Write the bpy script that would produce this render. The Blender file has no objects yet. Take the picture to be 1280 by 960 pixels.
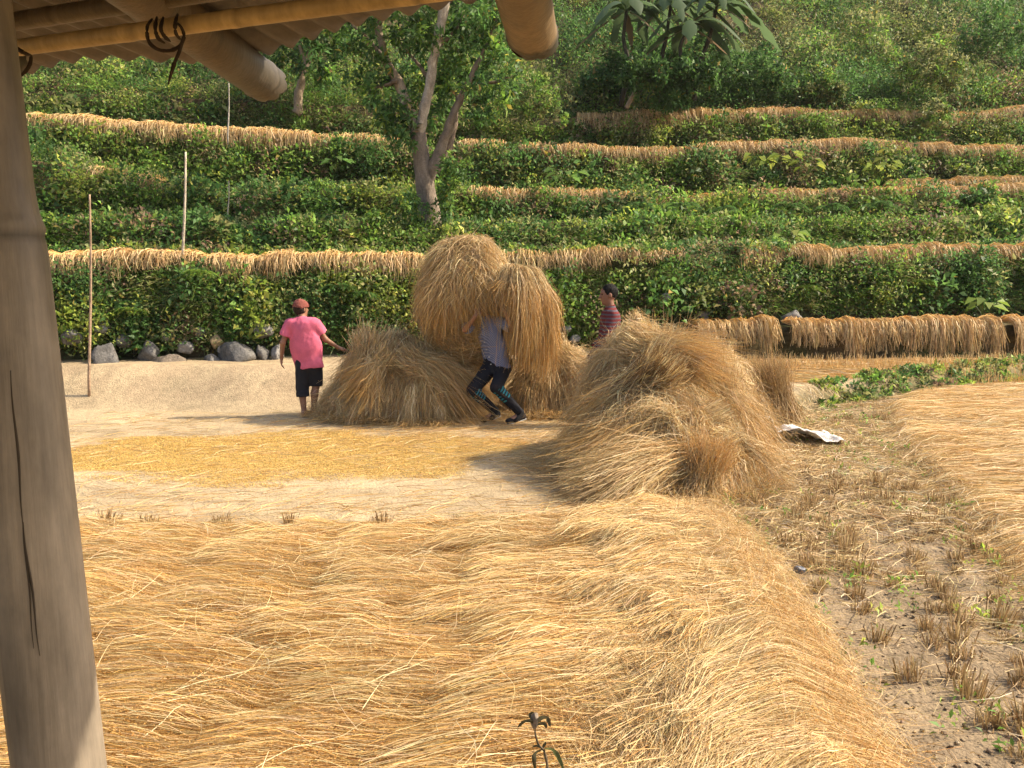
import bpy, math, random
import numpy as np
rng = np.random.default_rng(7)
random.seed(7)
R = math.radians
COL = bpy.context.scene.collection

# ---------------------------------------------------------------- camera model
CAMH = 1.75
FOC = 1065.0
PITCH = math.atan((480 - 358) / FOC)
CP, SP = math.cos(PITCH), math.sin(PITCH)

def ray(px, py):
    u, v = (px - 640) / FOC, (480 - py) / FOC
    return np.array([u, CP + v * SP, -SP + v * CP])

def at_y(px, py, Y):                       # the point of the view ray at depth Y
    d = ray(px, py)
    t = Y / d[1]
    return np.array([0, 0, CAMH]) + d * t

def at_z(px, py, z):
    d = ray(px, py)
    t = (z - CAMH) / d[2]
    return np.array([0, 0, CAMH]) + d * t

def pxs(px, Y):                            # pixels to metres at depth Y
    return px * Y * 1.0 / FOC

# ---------------------------------------------------------------- noise
def _h(ix, iy, s):
    n = (ix.astype(np.int64) * 374761393 + iy.astype(np.int64) * 668265263 + s * 974711) & 0x7fffffff
    n = ((n ^ (n >> 13)) * 1274126177) & 0x7fffffff
    n = n ^ (n >> 16)
    return (n & 0xffff) / 65535.0

def vn(x, y, s=0):
    x = np.asarray(x, float); y = np.asarray(y, float)
    x, y = np.broadcast_arrays(x, y)
    ix, iy = np.floor(x), np.floor(y)
    fx, fy = x - ix, y - iy
    fx = fx * fx * (3 - 2 * fx); fy = fy * fy * (3 - 2 * fy)
    a = _h(ix, iy, s); b = _h(ix + 1, iy, s); c = _h(ix, iy + 1, s); d = _h(ix + 1, iy + 1, s)
    return (a * (1 - fx) + b * fx) * (1 - fy) + (c * (1 - fx) + d * fx) * fy

def fbm(x, y, s=0, o=4):
    t, a, n = 0, 1.0, 0
    for i in range(o):
        t = t + a * vn(x * 2 ** i, y * 2 ** i, s + i * 17); n += a; a *= .5
    return t / n

def ss(a, b, x):
    t = np.clip((np.asarray(x, float) - a) / (b - a), 0, 1)
    return t * t * (3 - 2 * t)

def nrm(v):
    return v / np.maximum(np.linalg.norm(v, axis=-1, keepdims=True), 1e-9)

def lerp(a, b, t):
    return a + (b - a) * t

def pick(palette, n, jit=.15, w=None):     # random colours out of a palette, jittered
    p = np.array(palette, float)
    i = rng.choice(len(p), n, p=w)
    return p[i] * (1 + jit * rng.normal(size=(n, 1))) * (1 + .04 * rng.normal(size=(n, 3)))

# ---------------------------------------------------------------- mesh building
class Geo:
    def __init__(s):
        s.V, s.F, s.C, s.n = [], [], [], 0
    def add(s, V, F, C):
        V = np.asarray(V, float).reshape(-1, 3)
        C = np.asarray(C, float)
        if C.ndim == 1: C = np.tile(C[:3], (len(V), 1))
        s.V.append(V); s.F.append(np.asarray(F, np.int64) + s.n); s.C.append(C.reshape(-1, C.shape[-1])[:, :3]); s.n += len(V)
        return s
    def build(s, name, mat, parent=None, smooth=False, mats=None):
        V = np.concatenate(s.V).astype(np.float32)
        me = bpy.data.meshes.new(name)
        tot = [np.full(len(f), f.shape[1]) for f in s.F]
        loops = np.concatenate([f.reshape(-1) for f in s.F]).astype(np.int32)
        tot = np.concatenate(tot).astype(np.int32)
        start = np.concatenate([[0], np.cumsum(tot)[:-1]]).astype(np.int32)
        me.vertices.add(len(V)); me.vertices.foreach_set('co', V.ravel())
        me.loops.add(len(loops)); me.loops.foreach_set('vertex_index', loops)
        me.polygons.add(len(tot)); me.polygons.foreach_set('loop_start', start)
        try: me.polygons.foreach_set('loop_total', tot)
        except Exception: pass
        if smooth: me.polygons.foreach_set('use_smooth', np.ones(len(tot), bool))
        me.update(calc_edges=True)
        C = np.clip(np.concatenate(s.C), 0, 1).astype(np.float32)
        at = me.color_attributes.new('Col', 'FLOAT_COLOR', 'POINT')
        at.data.foreach_set('color', np.concatenate([C, np.ones((len(C), 1), np.float32)], 1).ravel())
        me.materials.append(mat)
        ob = bpy.data.objects.new(name, me)
        COL.objects.link(ob)
        if parent is not None: ob.parent = parent
        return ob

def tag(o, label=None, cat=None, group=None, kind=None):
    if label: o['label'] = label
    if cat: o['category'] = cat
    if group: o['group'] = group
    if kind: o['kind'] = kind
    return o

def empty(name, loc=(0, 0, 0)):
    o = bpy.data.objects.new(name, None)
    o.empty_display_size = .1
    COL.objects.link(o); o.location = loc
    return o

def grid_faces(nu, nv):                    # nu columns (fast), nv rows
    i = np.arange(nu - 1)[None, :] + nu * np.arange(nv - 1)[:, None]
    return np.stack([i, i + 1, i + 1 + nu, i + nu], -1).reshape(-1, 4)

def ribbons(P, W, C, side=None):
    """P (S,K,3) centre lines, W (S,K) widths, C (S,K,3) colours -> thin strips"""
    S, K, _ = P.shape
    T = nrm(np.gradient(P, axis=1))
    if side is None:
        rv = rng.normal(size=(S, 1, 3)); side = nrm(np.cross(T, np.broadcast_to(rv, T.shape)))
    V = np.stack([P - side * W[..., None] / 2, P + side * W[..., None] / 2], 2)
    b = (np.arange(S)[:, None] * K + np.arange(K - 1)[None]) * 2
    F = np.stack([b, b + 1, b + 3, b + 2], -1).reshape(-1, 4)
    CC = np.repeat(C[:, :, None, :], 2, 2)
    return V.reshape(-1, 3), F, CC.reshape(-1, 3)

def leaves(P, D, N, L, W, C, fold=.18):
    """pointed leaf blades: base P, direction D, face normal N"""
    D = nrm(D); S = nrm(np.cross(D, N)); N = nrm(np.cross(S, D))
    L = L[:, None]; W = W[:, None]
    mid = P + D * L * .45 + N * L * fold * .5
    tip = P + D * L - N * L * fold * .4
    V = np.stack([P, mid - S * W / 2 + N * W * fold, tip, mid + S * W / 2 + N * W * fold], 1)
    F = np.arange(len(P) * 4).reshape(-1, 4)
    return V.reshape(-1, 3), F, np.repeat(C, 4, 0)

def tube(path, rad, n=8, col=(.3, .3, .3), cap=True, twist=0.):
    path = np.asarray(path, float); K = len(path)
    rad = np.broadcast_to(np.asarray(rad, float), (K,))
    T = nrm(np.gradient(path, axis=0))
    ref = np.array([0, 0, 1.]) if abs(T[0, 2]) < .9 else np.array([1., 0, 0])
    U = nrm(np.cross(T, ref)); Vv = np.cross(T, U)
    a = np.linspace(0, 2 * math.pi, n, endpoint=False) + twist
    ring = U[:, None] * np.cos(a)[None, :, None] + Vv[:, None] * np.sin(a)[None, :, None]
    P = path[:, None] + ring * rad[:, None, None]
    i = np.arange(n); j = (i + 1) % n
    b = (np.arange(K - 1) * n)[:, None]
    F = np.stack([b + i, b + j, b + n + j, b + n + i], -1).reshape(-1, 4)
    V = P.reshape(-1, 3)
    faces = [F]
    if cap:
        c0, c1 = len(V), len(V) + 1
        V = np.concatenate([V, path[:1], path[-1:]])
        faces.append(np.stack([np.full(n, c0), j, i, np.full(n, c0)], -1)[:, :3])
        faces.append(np.stack([np.full(n, c1), i + (K - 1) * n, j + (K - 1) * n], -1))
    return V, faces, np.asarray(col)

def add_tube(g, path, rad, n=8, col=(.3, .3, .3), cap=True):
    V, fs, c = tube(path, rad, n, col, cap)
    g.V.append(V); g.C.append(np.tile(c, (len(V), 1)) if c.ndim == 1 else np.concatenate([np.repeat(c, n, 0), c[:1], c[-1:]])[:len(V)])
    for f in fs: g.F.append(f + g.n)
    g.n += len(V)

def lumpy(center, radii, seed, col, n=18, amp=.25, flat=.0, rot=0.):
    """a rock: noisy flattened ball"""
    th = np.linspace(0, math.pi, n); ph = np.linspace(0, 2 * math.pi, 2 * n, endpoint=False)
    T, Pp = np.meshgrid(th, ph, indexing='ij')
    d = np.stack([np.sin(T) * np.cos(Pp), np.sin(T) * np.sin(Pp), np.cos(T)], -1)
    # facet the ball with random planes
    r_ = np.random.default_rng(seed)
    pl = nrm(r_.normal(size=(13, 3))); off = r_.uniform(.60, .95, 13)
    dd = d @ pl.T
    rr = np.min(np.where(dd > .05, off / np.maximum(dd, .05), 9), axis=-1)
    rr = np.minimum(rr, 1.12)
    rr = rr * (1 + amp * .5 * (vn(d[..., 0] * 3 + seed, d[..., 1] * 3 + d[..., 2] * 2, seed) - .5))
    V = d * rr[..., None] * np.array(radii)
    c, s = math.cos(rot), math.sin(rot)
    V = np.stack([V[..., 0] * c - V[..., 1] * s, V[..., 0] * s + V[..., 1] * c, V[..., 2]], -1) + np.array(center)
    m = 2 * n
    i = np.arange(m); j = (i + 1) % m; b = (np.arange(n - 1) * m)[:, None]
    F = np.stack([b + i, b + n * 0 + m + i, b + m + j, b + j], -1).reshape(-1, 4)
    return V.reshape(-1, 3), F, np.asarray(col)

# ---------------------------------------------------------------- materials
def material(name, rough=.6, trans=0., bump=None, vary=None, spec=.3, col=None, hue=None):
    """base colour from the mesh's own colours (or col), with procedural mottling and bump"""
    m = bpy.data.materials.new(name); m.use_nodes = True
    nt = m.node_tree; N, Lk = nt.nodes, nt.links
    N.clear()
    out = N.new('ShaderNodeOutputMaterial'); b = N.new('ShaderNodeBsdfPrincipled')
    b.inputs['Roughness'].default_value = rough
    b.inputs['Specular IOR Level'].default_value = spec
    if col is None:
        c = N.new('ShaderNodeAttribute'); c.attribute_name = 'Col'; cs = c.outputs['Color']
    else:
        c = N.new('ShaderNodeRGB'); c.outputs[0].default_value = (*col, 1); cs = c.outputs[0]
    tc = N.new('ShaderNodeTexCoord')
    for sc, lo, hi, stretch in (vary or []):
        mp = N.new('ShaderNodeMapping'); mp.inputs['Scale'].default_value = stretch
        Lk.new(tc.outputs['Object'], mp.inputs['Vector'])
        no = N.new('ShaderNodeTexNoise'); no.inputs['Scale'].default_value = sc; no.inputs['Detail'].default_value = 5
        no.inputs['Roughness'].default_value = .65
        Lk.new(mp.outputs[0], no.inputs['Vector'])
        mr = N.new('ShaderNodeMapRange'); mr.inputs[1].default_value = .3; mr.inputs[2].default_value = .7
        mr.inputs[3].default_value = lo; mr.inputs[4].default_value = hi
        Lk.new(no.outputs['Fac'], mr.inputs[0])
        mx = N.new('ShaderNodeMix'); mx.data_type = 'RGBA'; mx.blend_type = 'MULTIPLY'; mx.inputs[0].default_value = 1
        Lk.new(cs, mx.inputs[6]); Lk.new(mr.outputs[0], mx.inputs[7]); cs = mx.outputs[2]
    Lk.new(cs, b.inputs['Base Color'])
    if bump:
        last = None
        for sc, st, stretch in bump:
            mp = N.new('ShaderNodeMapping'); mp.inputs['Scale'].default_value = stretch
            Lk.new(tc.outputs['Object'], mp.inputs['Vector'])
            no = N.new('ShaderNodeTexNoise'); no.inputs['Scale'].default_value = sc; no.inputs['Detail'].default_value = 6
            Lk.new(mp.outputs[0], no.inputs['Vector'])
            bp = N.new('ShaderNodeBump'); bp.inputs['Strength'].default_value = st; bp.inputs['Distance'].default_value = .02
            Lk.new(no.outputs['Fac'], bp.inputs['Height'])
            if last: Lk.new(last, bp.inputs['Normal'])
            last = bp.outputs[0]
        Lk.new(last, b.inputs['Normal'])
    if trans > 0:
        t = N.new('ShaderNodeBsdfTranslucent'); Lk.new(cs, t.inputs['Color'])
        mx = N.new('ShaderNodeMixShader'); mx.inputs[0].default_value = trans
        Lk.new(b.outputs[0], mx.inputs[1]); Lk.new(t.outputs[0], mx.inputs[2]); Lk.new(mx.outputs[0], out.inputs[0])
    else:
        Lk.new(b.outputs[0], out.inputs[0])
    return m

ONE = (1, 1, 1)
M_ground = material('earth', .9, vary=[(1.3, .86, 1.12, ONE), (14, .8, 1.15, ONE), (70, .75, 1.2, ONE)], bump=[(9, .5, ONE), (45, .8, ONE)], spec=.1)
M_hill = material('hill_soil', .95, vary=[(3, .6, 1.4, ONE), (25, .6, 1.4, ONE)], bump=[(12, .8, ONE)], spec=.1)
M_straw = material('dry_straw', .55, trans=.22, spec=.35)
M_strawbed = material('straw_bed', .85, vary=[(40, .55, 1.5, ONE)], bump=[(60, .8, ONE)], spec=.15)
M_leaf = material('leaf_green', .5, trans=.48, spec=.25)
M_bark = material('bark', .9, vary=[(9, .6, 1.35, (1, 1, .5)), (45, .7, 1.25, ONE)], bump=[(30, .8, (1, 1, .3))], spec=.15)
M_rock = material('rock_grey', .85, vary=[(4, .6, 1.35, ONE), (30, .7, 1.3, ONE)], bump=[(12, .7, ONE), (50, .4, ONE)], spec=.2)
M_bamboo = material('old_bamboo', .5, vary=[(5, .62, 1.3, (1, 1, .35)), (22, .8, 1.15, (1, 1, .5)), (70, .82, 1.15, (1, 1, .06))], bump=[(120, .12, (1, 1, .05))], spec=.35)

# ---------------------------------------------------------------- light, sky, camera
SUN = nrm(np.array([1.8, .10, 1.62]))
sc = bpy.context.scene
w = bpy.data.worlds.new('World'); sc.world = w; w.use_nodes = True
nt = w.node_tree
sky = nt.nodes.new('ShaderNodeTexSky'); sky.sky_type = 'NISHITA'; sky.sun_disc = False
sky.sun_elevation = math.asin(SUN[2]); sky.sun_rotation = math.atan2(SUN[0], SUN[1])
sky.air_density = 1.0; sky.dust_density = 4.0
bg = nt.nodes['Background']; bg.inputs['Strength'].default_value = .15
nt.links.new(sky.outputs[0], bg.inputs['Color'])
sl = bpy.data.lights.new('sun', 'SUN'); sl.energy = 4.4; sl.angle = R(.6); sl.color = (1, .86, .66)
so = bpy.data.objects.new('sun', sl); COL.objects.link(so)
import mathutils
so.rotation_euler = mathutils.Vector(SUN).to_track_quat('Z', 'Y').to_euler(); so.location = (20, 5, 25)
cam = bpy.data.cameras.new('camera'); cam.sensor_width = 36; cam.lens = 36 * FOC / 1280; cam.clip_end = 600; cam.clip_start = .05
co = bpy.data.objects.new('camera', cam); COL.objects.link(co)
co.location = (0, 0, CAMH); co.rotation_euler = (math.pi / 2 - PITCH, 0, 0)
sc.camera = co
sc.view_settings.view_transform = 'Standard'; sc.view_settings.look = 'None'
sc.view_settings.exposure = .92; sc.view_settings.gamma = 1
sc.view_settings.use_curve_mapping = False
sc.cycles.max_bounces = 6; sc.cycles.diffuse_bounces = 3; sc.cycles.transmission_bounces = 4
sc.cycles.use_denoising = True

# ---------------------------------------------------------------- terrain
def bund_y(x):                              # front edge of the upper right field
    return np.interp(x, [2.0, 2.6, 3.6, 5.6, 9.0, 16], [11.0, 10.7, 10.9, 12.6, 14.6, 16.5])
def bund_x(y):                              # crest of the ridge beside the rice mat
    return 1.06 + .085 * (y - 3.3) + .05 * np.sin(y * 1.7)
def mat_x(y):                               # left edge of the right straw field
    return np.interp(y, [2, 5.4, 7.5, 9.2, 11, 13], [2.9, 3.3, 3.75, 4.25, 5.0, 6.2]) + .18 * (vn(y * 1.3, 3.3, 5) - .5)

def ground_z(x, y):
    x = np.asarray(x, float); y = np.asarray(y, float)
    n = fbm(x * .9, y * .9, 11) - .5
    rear = .56 * ss(11.75, 12.95, y + .5 * (vn(x * .8, 1.2, 3) - .5)) + .05 * ss(13, 15, y)
    floor = rear + .03 * n
    field = -.10 + .25 * ss(5, 11, y) + .06 * n
    xb = bund_x(np.minimum(y, 7)) + .26
    z = lerp(floor, field, ss(xb, xb + .3, x))
    up = ss(-.30, .05, y - bund_y(x)) * ss(1.9, 2.5, x)
    z = lerp(z, .36 + .05 * ss(12, 15, y) + .03 * n, up)
    rim = np.exp(-((y - bund_y(x) - .12) / .16) ** 2) * ss(3.2, 4.2, x) * .07
    z = z + rim
    dx = x - bund_x(y)
    z = z + (.145 * np.exp(-(dx / np.where(dx < 0, 1.25, .22)) ** 2)) * ss(6.75, 5.6, y) * (1 + .3 * (vn(y * 1.5, 0, 8) - .5))
    rm = ss(-.10, .12, x - mat_x(y)) * (1 - up) * ss(14.5, 13, y)
    z = z + .06 * rm
    z = z + .014 * (fbm(x * 7, y * 7, 21) - .5) * (1 + 3.5 * ss(1.5, 2.0, x))
    return z

def build_ground():
    xs = np.concatenate([np.linspace(-120, -12, 24)[:-1], np.linspace(-12, 12, 340), np.linspace(12, 120, 24)[1:]])
    ys = np.concatenate([np.linspace(-90, -4, 16)[:-1], np.linspace(-4, 2, 20)[:-1], np.linspace(2, 15.2, 260), np.linspace(15.2, 19, 12)[1:]])
    X, Y = np.meshgrid(xs, ys)
    Z = ground_z(X, Y)
    Z = np.where(Y > 15.4, Z - .5 * ss(15.4, 17, Y), Z)
    sand = np.array([.415, .318, .192]); soil = np.array([.25, .187, .116]); berm = np.array([.33, .245, .15]); bed = np.array([.44, .31, .14]); grn = np.array([.10, .12, .04])
    n = fbm(X * 1.2, Y * 1.2, 40)[..., None]
    n2 = fbm(X * 4, Y * 4, 50)[..., None]
    C = sand * (.74 + .34 * n + .22 * n2) * (1 - .22 * ss(.60, .72, fbm(X * 2.3, Y * 5, 44))[..., None])
    C = lerp(C, berm * (.75 + .5 * n2), (ss(11.7, 12.4, Y) * ss(2.2, 1.5, X))[..., None] * ss(.40, .62, n2) * .8)
    up = (ss(-.25, .05, Y - bund_y(X)) * ss(1.9, 2.5, X))[..., None]
    fld = ss(0, .25, X - bund_x(np.minimum(Y, 7)) - .15 + .3 * (n[..., 0] - .5))[..., None] * (1 - up)
    C = lerp(C, soil * (.7 + .6 * n2), fld)
    rm = (ss(-.02, .12, X - mat_x(Y)) * ss(14.5, 13, Y))[..., None] * (1 - up)
    C = lerp(C, bed, rm)
    C = lerp(C, lerp(sand, bed, ss(12.3, 12.7, Y)[..., None]), up)
    face = (np.exp(-((Y - bund_y(X) + .12) / .16) ** 2) * ss(2.8, 3.6, X))[..., None]
    C = lerp(C, lerp(soil * .8, grn, n2), face * .9)
    fm = (ss(.40, .25, X - bund_x(Y)) * ss(6.1, 5.9, Y))[..., None]
    C = lerp(C, bed * .8, fm)
    Zb = Z
    g = Geo().add(np.stack([X, Y, Zb], -1), grid_faces(len(xs), len(ys)), C)
    o = g.build('ground', M_ground, smooth=True)
    tag(o, 'sandy threshing floor running into a brown stubble field and pale field paths', kind='structure')

build_ground()

# terraced hill: each lip is read as a height at its own depth
X_LIP = {
    0: None,
    1: ([0, 50, 300, 530, 640, 800, 920, 1000, 1280], [325, 325, 328, 330, 325, 322, 317, 320, 314]),
    2: ([0, 50, 300, 560, 700, 850, 1000, 1280], [282, 286, 290, 288, 290, 289, 288, 284]),
    3: ([0, 50, 150, 210, 300, 560, 680, 760, 820, 950, 1100, 1280], [196, 200, 222, 232, 237, 240, 246, 249, 258, 246, 244, 238]),
    4: ([0, 20, 200, 350, 500, 580, 700, 830, 900, 1050, 1180, 1280], [148, 150, 160, 170, 180, 184, 188, 191, 184, 183, 188, 190]),
    5: ([0, 200, 350, 500, 640, 720, 900, 1050, 1190, 1280], [112, 120, 128, 140, 150, 149, 143, 143, 147, 138]),
}
def lip_y(i, x):
    x = np.asarray(x, float)
    y1 = 15.4 + np.where(x < 0, .18, .2) * x
    wig = .35 * (vn(x * .35, i * 7.7, 60 + i) - .5)
    if i == 0: return np.where(x > 2.4, 15.0 + .10 * (x - 3.5), y1 - 1.05) + .1 * (vn(x * .8, .5, 9) - .5)
    return y1 + {1: 0, 2: 1.5, 3: 3.8, 4: 6.6, 5: 9.4}[i] + wig
def lip_z(i, x):
    x = np.asarray(x, float)
    if i == 0: return lerp(.5, 1.02, ss(2.3, 2.7, x)) + .04 * (vn(x * 1.3, 2, 4) - .5)
    Y = lip_y(i, x)
    px = 640 + FOC * x / (Y * 1.0)
    py = np.interp(px, *X_LIP[i])
    v = (480 - py) / FOC
    return CAMH + (-SP + v * CP) * Y / (CP + v * SP) + .10 * (vn(x * 1.1, i, 70 + i) - .5)

def hill_lines(x):
    L = []
    L.append((lip_y(0, x) - .16, np.full_like(x, .25)))
    L.append((lip_y(0, x), lip_z(0, x)))
    L.append((lip_y(1, x) - .40, lip_z(0, x) + .05))
    L.append((lip_y(1, x), lip_z(1, x)))
    for i in (2, 3, 4, 5):
        L.append((lip_y(i, x) - .35, lip_z(i - 1, x) + .12))
        L.append((lip_y(i, x), lip_z(i, x)))
    y5, z5 = L[-1]
    L.append((y5 + 1.2, z5 + .25))
    L.append((y5 + 12, z5 + 8.5 + .02 * x))
    L.append((y5 + 30, z5 + 24))
    L.append((y5 + 70, z5 + 50))
    return L

def hill_points(x, s):
    """s: line index as a float"""
    L = hill_lines(x)
    Y = np.stack([l[0] for l in L]); Z = np.stack([l[1] for l in L])
    i = np.clip(np.floor(s).astype(int), 0, len(L) - 2); f = s - i
    k = np.arange(len(x))
    y = Y[i, k] * (1 - f) + Y[i + 1, k] * f
    z = Z[i, k] * (1 - f) + Z[i + 1, k] * f
    amp = np.sin(math.pi * f) ** 2
    y = y + (.10 + .75 * amp) * (fbm(x * 1.1, s * 1.5, 80) - .5)
    top = ss(11.8, 12.4, s)
    z = z + (.06 + .25 * amp) * (fbm(x * 1.7, s * 2, 90) - .5) + top * 2.4 * (fbm(x * .35, y * .35, 95) - .5)
    return np.stack([x, y, z], -1)

def build_hill():
    xs = np.concatenate([np.linspace(-70, -20, 20)[:-1], np.linspace(-20, 22, 300), np.linspace(22, 70, 20)[1:]])
    sg = [np.linspace(a, a + 1, n, endpoint=False) for a, n in enumerate([3, 2, 8, 2, 4, 3, 6, 3, 7, 3, 7, 3, 24, 20, 8])]
    svals = np.concatenate(sg + [[15.0]])
    X, S = np.meshgrid(xs, svals)
    P = hill_points(X.ravel(), S.ravel())
    n = fbm(P[:, 0] * .8, P[:, 1] * .8 + P[:, 2], 33)[:, None]
    C = lerp(np.array([.045, .05, .018]), np.array([.10, .075, .04]), ss(.4, .65, n))
    g = Geo().add(P, grid_faces(len(xs), len(svals)), C)
    tag(g.build('hillside', M_hill, smooth=True), 'terraced green hillside rising behind the threshing floor', kind='structure')
build_hill()
# ================================================================ vegetation
G_FRESH = [(0.1419, 0.2601, 0.0419), (0.1833, 0.3084, 0.0517), (0.1183, 0.2298, 0.0419), (0.2248, 0.3266, 0.0554)]
G_DEEP = [(0.0828, 0.1754, 0.0394), (0.1005, 0.1996, 0.0469), (0.0709, 0.1512, 0.0394), (0.1124, 0.2056, 0.0616)]
G_YEL = [(0.3194, 0.3871, 0.0616), (0.2602, 0.3508, 0.0554), (0.3903, 0.4234, 0.0862), (0.2011, 0.3024, 0.0554)]
G_OLIVE = [(0.2129, 0.2419, 0.0801), (0.272, 0.2782, 0.1047), (0.1774, 0.2177, 0.0739), (0.3194, 0.3145, 0.1232)]
G_DRY = [(0.2688, 0.1814, 0.1109), (0.2016, 0.1331, 0.0924), (0.336, 0.2298, 0.1232), (0.1882, 0.1814, 0.0739)]
PAL = [G_FRESH, G_DEEP, G_YEL, G_OLIVE, G_DRY]

def hill_normal(x, s):
    e = .05
    a = hill_points(x, np.clip(s - e, 0, 14.9)); b = hill_points(x, np.clip(s + e, 0, 14.9))
    t = b - a
    n = np.cross(np.tile([1., 0, 0], (len(x), 1)), t)
    return nrm(n)

def bush_leaves(g, c, nvec, r, cnt, leaf, pal, droop=.25, slim=.5, jitter=.5, up=.45, shell=.45):
    """c (N,3) plant centres, each grows cnt[i] leaves of about leaf[i] m inside a lumpy ball of radius r[i]"""
    idx = np.repeat(np.arange(len(c)), cnt)
    m = len(idx)
    d = nrm(rng.normal(size=(m, 3)))
    d = nrm(d + nvec[idx] * .55 + np.array([0, 0, up]) * .5)
    rad = r[idx] * (shell + (1 - shell) * rng.random(m) ** .6)
    # lumpy outline
    rad = rad * (.72 + .56 * vn(d[:, 0] * 2.2 + idx * 3.7, d[:, 2] * 2.2 + d[:, 1] * 1.7, 5))
    P = c[idx] + d * rad[:, None]
    D = nrm(d * .6 + rng.normal(size=(m, 3)) * .7 + np.array([0, 0, up - droop]))
    N = nrm(rng.normal(size=(m, 3)) * jitter + np.array([.15, -.2, .8]) + d * .35)
    L = leaf[idx] * rng.uniform(.6, 1.35, m)
    W = L * slim * rng.uniform(.75, 1.25, m)
    tone = np.clip(rng.normal(size=(len(c), 1)) * .24 + 1, .45, 1.7)[idx]
    C = np.empty((m, 3))
    pk = pal[idx]
    for k in range(len(PAL)):
        q = np.where(pk == k)[0]
        if len(q): C[q] = pick(PAL[k], len(q), .2)
    # a few yellowed leaves
    yl = rng.random(m) < .025
    C[yl] = pick([(.35, .30, .06), (.28, .2, .07)], yl.sum())
    g.add(*leaves(P, D, N, L, W, np.clip(C * tone, .008, .6)))

def choose_pal(x, s, w):
    """patchy mixture of kinds of plants"""
    n = fbm(x * .55, s * 1.3, 140); n2 = vn(x * 1.7, s * 2.6, 150); r = rng.random(len(x))
    p = np.where(n + .25 * (r - .5) > .49, 0, 1)
    p = np.where((n2 > .70) & (r < .65), 2, p)
    p = np.where((n2 < .24) & (r < w[1]), 4, p)
    p = np.where((r > 1 - w[0]), 3, p)
    return p

def riser(name, label, i, n, rr, lo, hi, w=(.18, .6), leaf=(.05, .10), cnt=(22, 48), over=.0):
    """the plants that cover one terrace wall: line 2i..2i+1 of the hill (lip i)"""
    s0 = 2 * i
    Y0 = float(lip_y(i, np.array([0.]))[0])
    half = .64 * Y0 + 2.4
    x = rng.uniform(-half, half + .6, n)
    s = s0 + lo + (hi - lo) * rng.random(n)
    P = hill_points(x, s); N = hill_normal(x, s)
    fade = .35 + .9 * vn(x * 1.2, s * 2.2, 160 + i)
    r = rng.uniform(*rr, n) * fade
    keep = (np.abs(P[:, 0]) < .64 * P[:, 1] + 1.5) & (vn(x * 1.6, s * 3.0, 165 + i) > .16)
    big = (rng.random(n) < .13) & (s - s0 < .72); r = np.where(big, rng.uniform(.26, .50, n), r)
    if i == 1: keep &= ~((np.abs(x - 0) < 30) & (P[:, 2] < .62) & (rng.random(n) < .75))
    P, N, r, x, s = P[keep], N[keep], r[keep], x[keep], s[keep]
    lf = rng.uniform(*leaf, len(x)) * np.where(rng.random(len(x)) < .12, 1.7, 1)
    ct = (rng.uniform(*cnt, len(x)) * np.clip((r / rr[1]) ** 1.6, .4, 4.5)).astype(int)
    g = Geo()
    bush_leaves(g, P + N * (r * np.where(r > .3, .55, .3))[:, None], N, r, ct, lf, choose_pal(x, s, w), slim=.52)
    # grass and stems between the leafy plants
    m = n
    x = rng.uniform(-half, half, m); s = s0 + lo + (hi - lo) * rng.random(m)
    P = hill_points(x, s)
    k = np.repeat(np.arange(m), 14); q = len(k)
    base = P[k] + rng.normal(size=(q, 3)) * [.06, .03, .03]
    D = nrm(rng.normal(size=(q, 3)) * [.6, .35, .4] + [0, -.35, .8])
    L = rng.uniform(.16, .50, q)
    t = np.linspace(0, 1, 4)[None, :, None]
    path = base[:, None] + D[:, None] * L[:, None, None] * t + np.array([0, -.05, -.16]) * (t ** 2) * (L / .3)[:, None, None]
    C = np.repeat(pick(G_OLIVE + G_FRESH + [(.25, .20, .09)], q, .2)[:, None], 4, 1)
    W = np.broadcast_to(np.array([.016, .017, .012, .002]), (q, 4))
    g.add(*ribbons(path, W, np.clip(C, .01, 1)))
    tag(g.build(name, M_leaf), label, 'undergrowth', kind='stuff')

riser('wall_plants', 'ferns and leafy weeds covering the lowest big terrace wall above the rocks', 1, 3300, (.12, .34), .16, .84, leaf=(.042, .088), cnt=(34, 70), w=(.2, .45))
riser('terrace_weeds', 'low green weeds on the second terrace step behind the carried rice', 2, 1600, (.14, .36), .1, 1.0, leaf=(.05, .10), cnt=(30, 62), w=(.12, .3))
riser('terrace_bushes', 'dark leafy weeds on the third terrace wall around the tree foot', 3, 2300, (.14, .40), .06, .84, leaf=(.055, .105), cnt=(30, 62), w=(.14, .35))
riser('slope_weeds', 'mixed yellow green weeds on the fourth terrace wall', 4, 2400, (.15, .42), .05, .82, w=(.2, .55), leaf=(.06, .11), cnt=(30, 60))
riser('upper_weeds', 'olive weeds and dead stalks on the topmost terrace wall', 5, 2000, (.16, .42), .05, .80, w=(.3, .6), leaf=(.06, .11), cnt=(30, 60))

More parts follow.
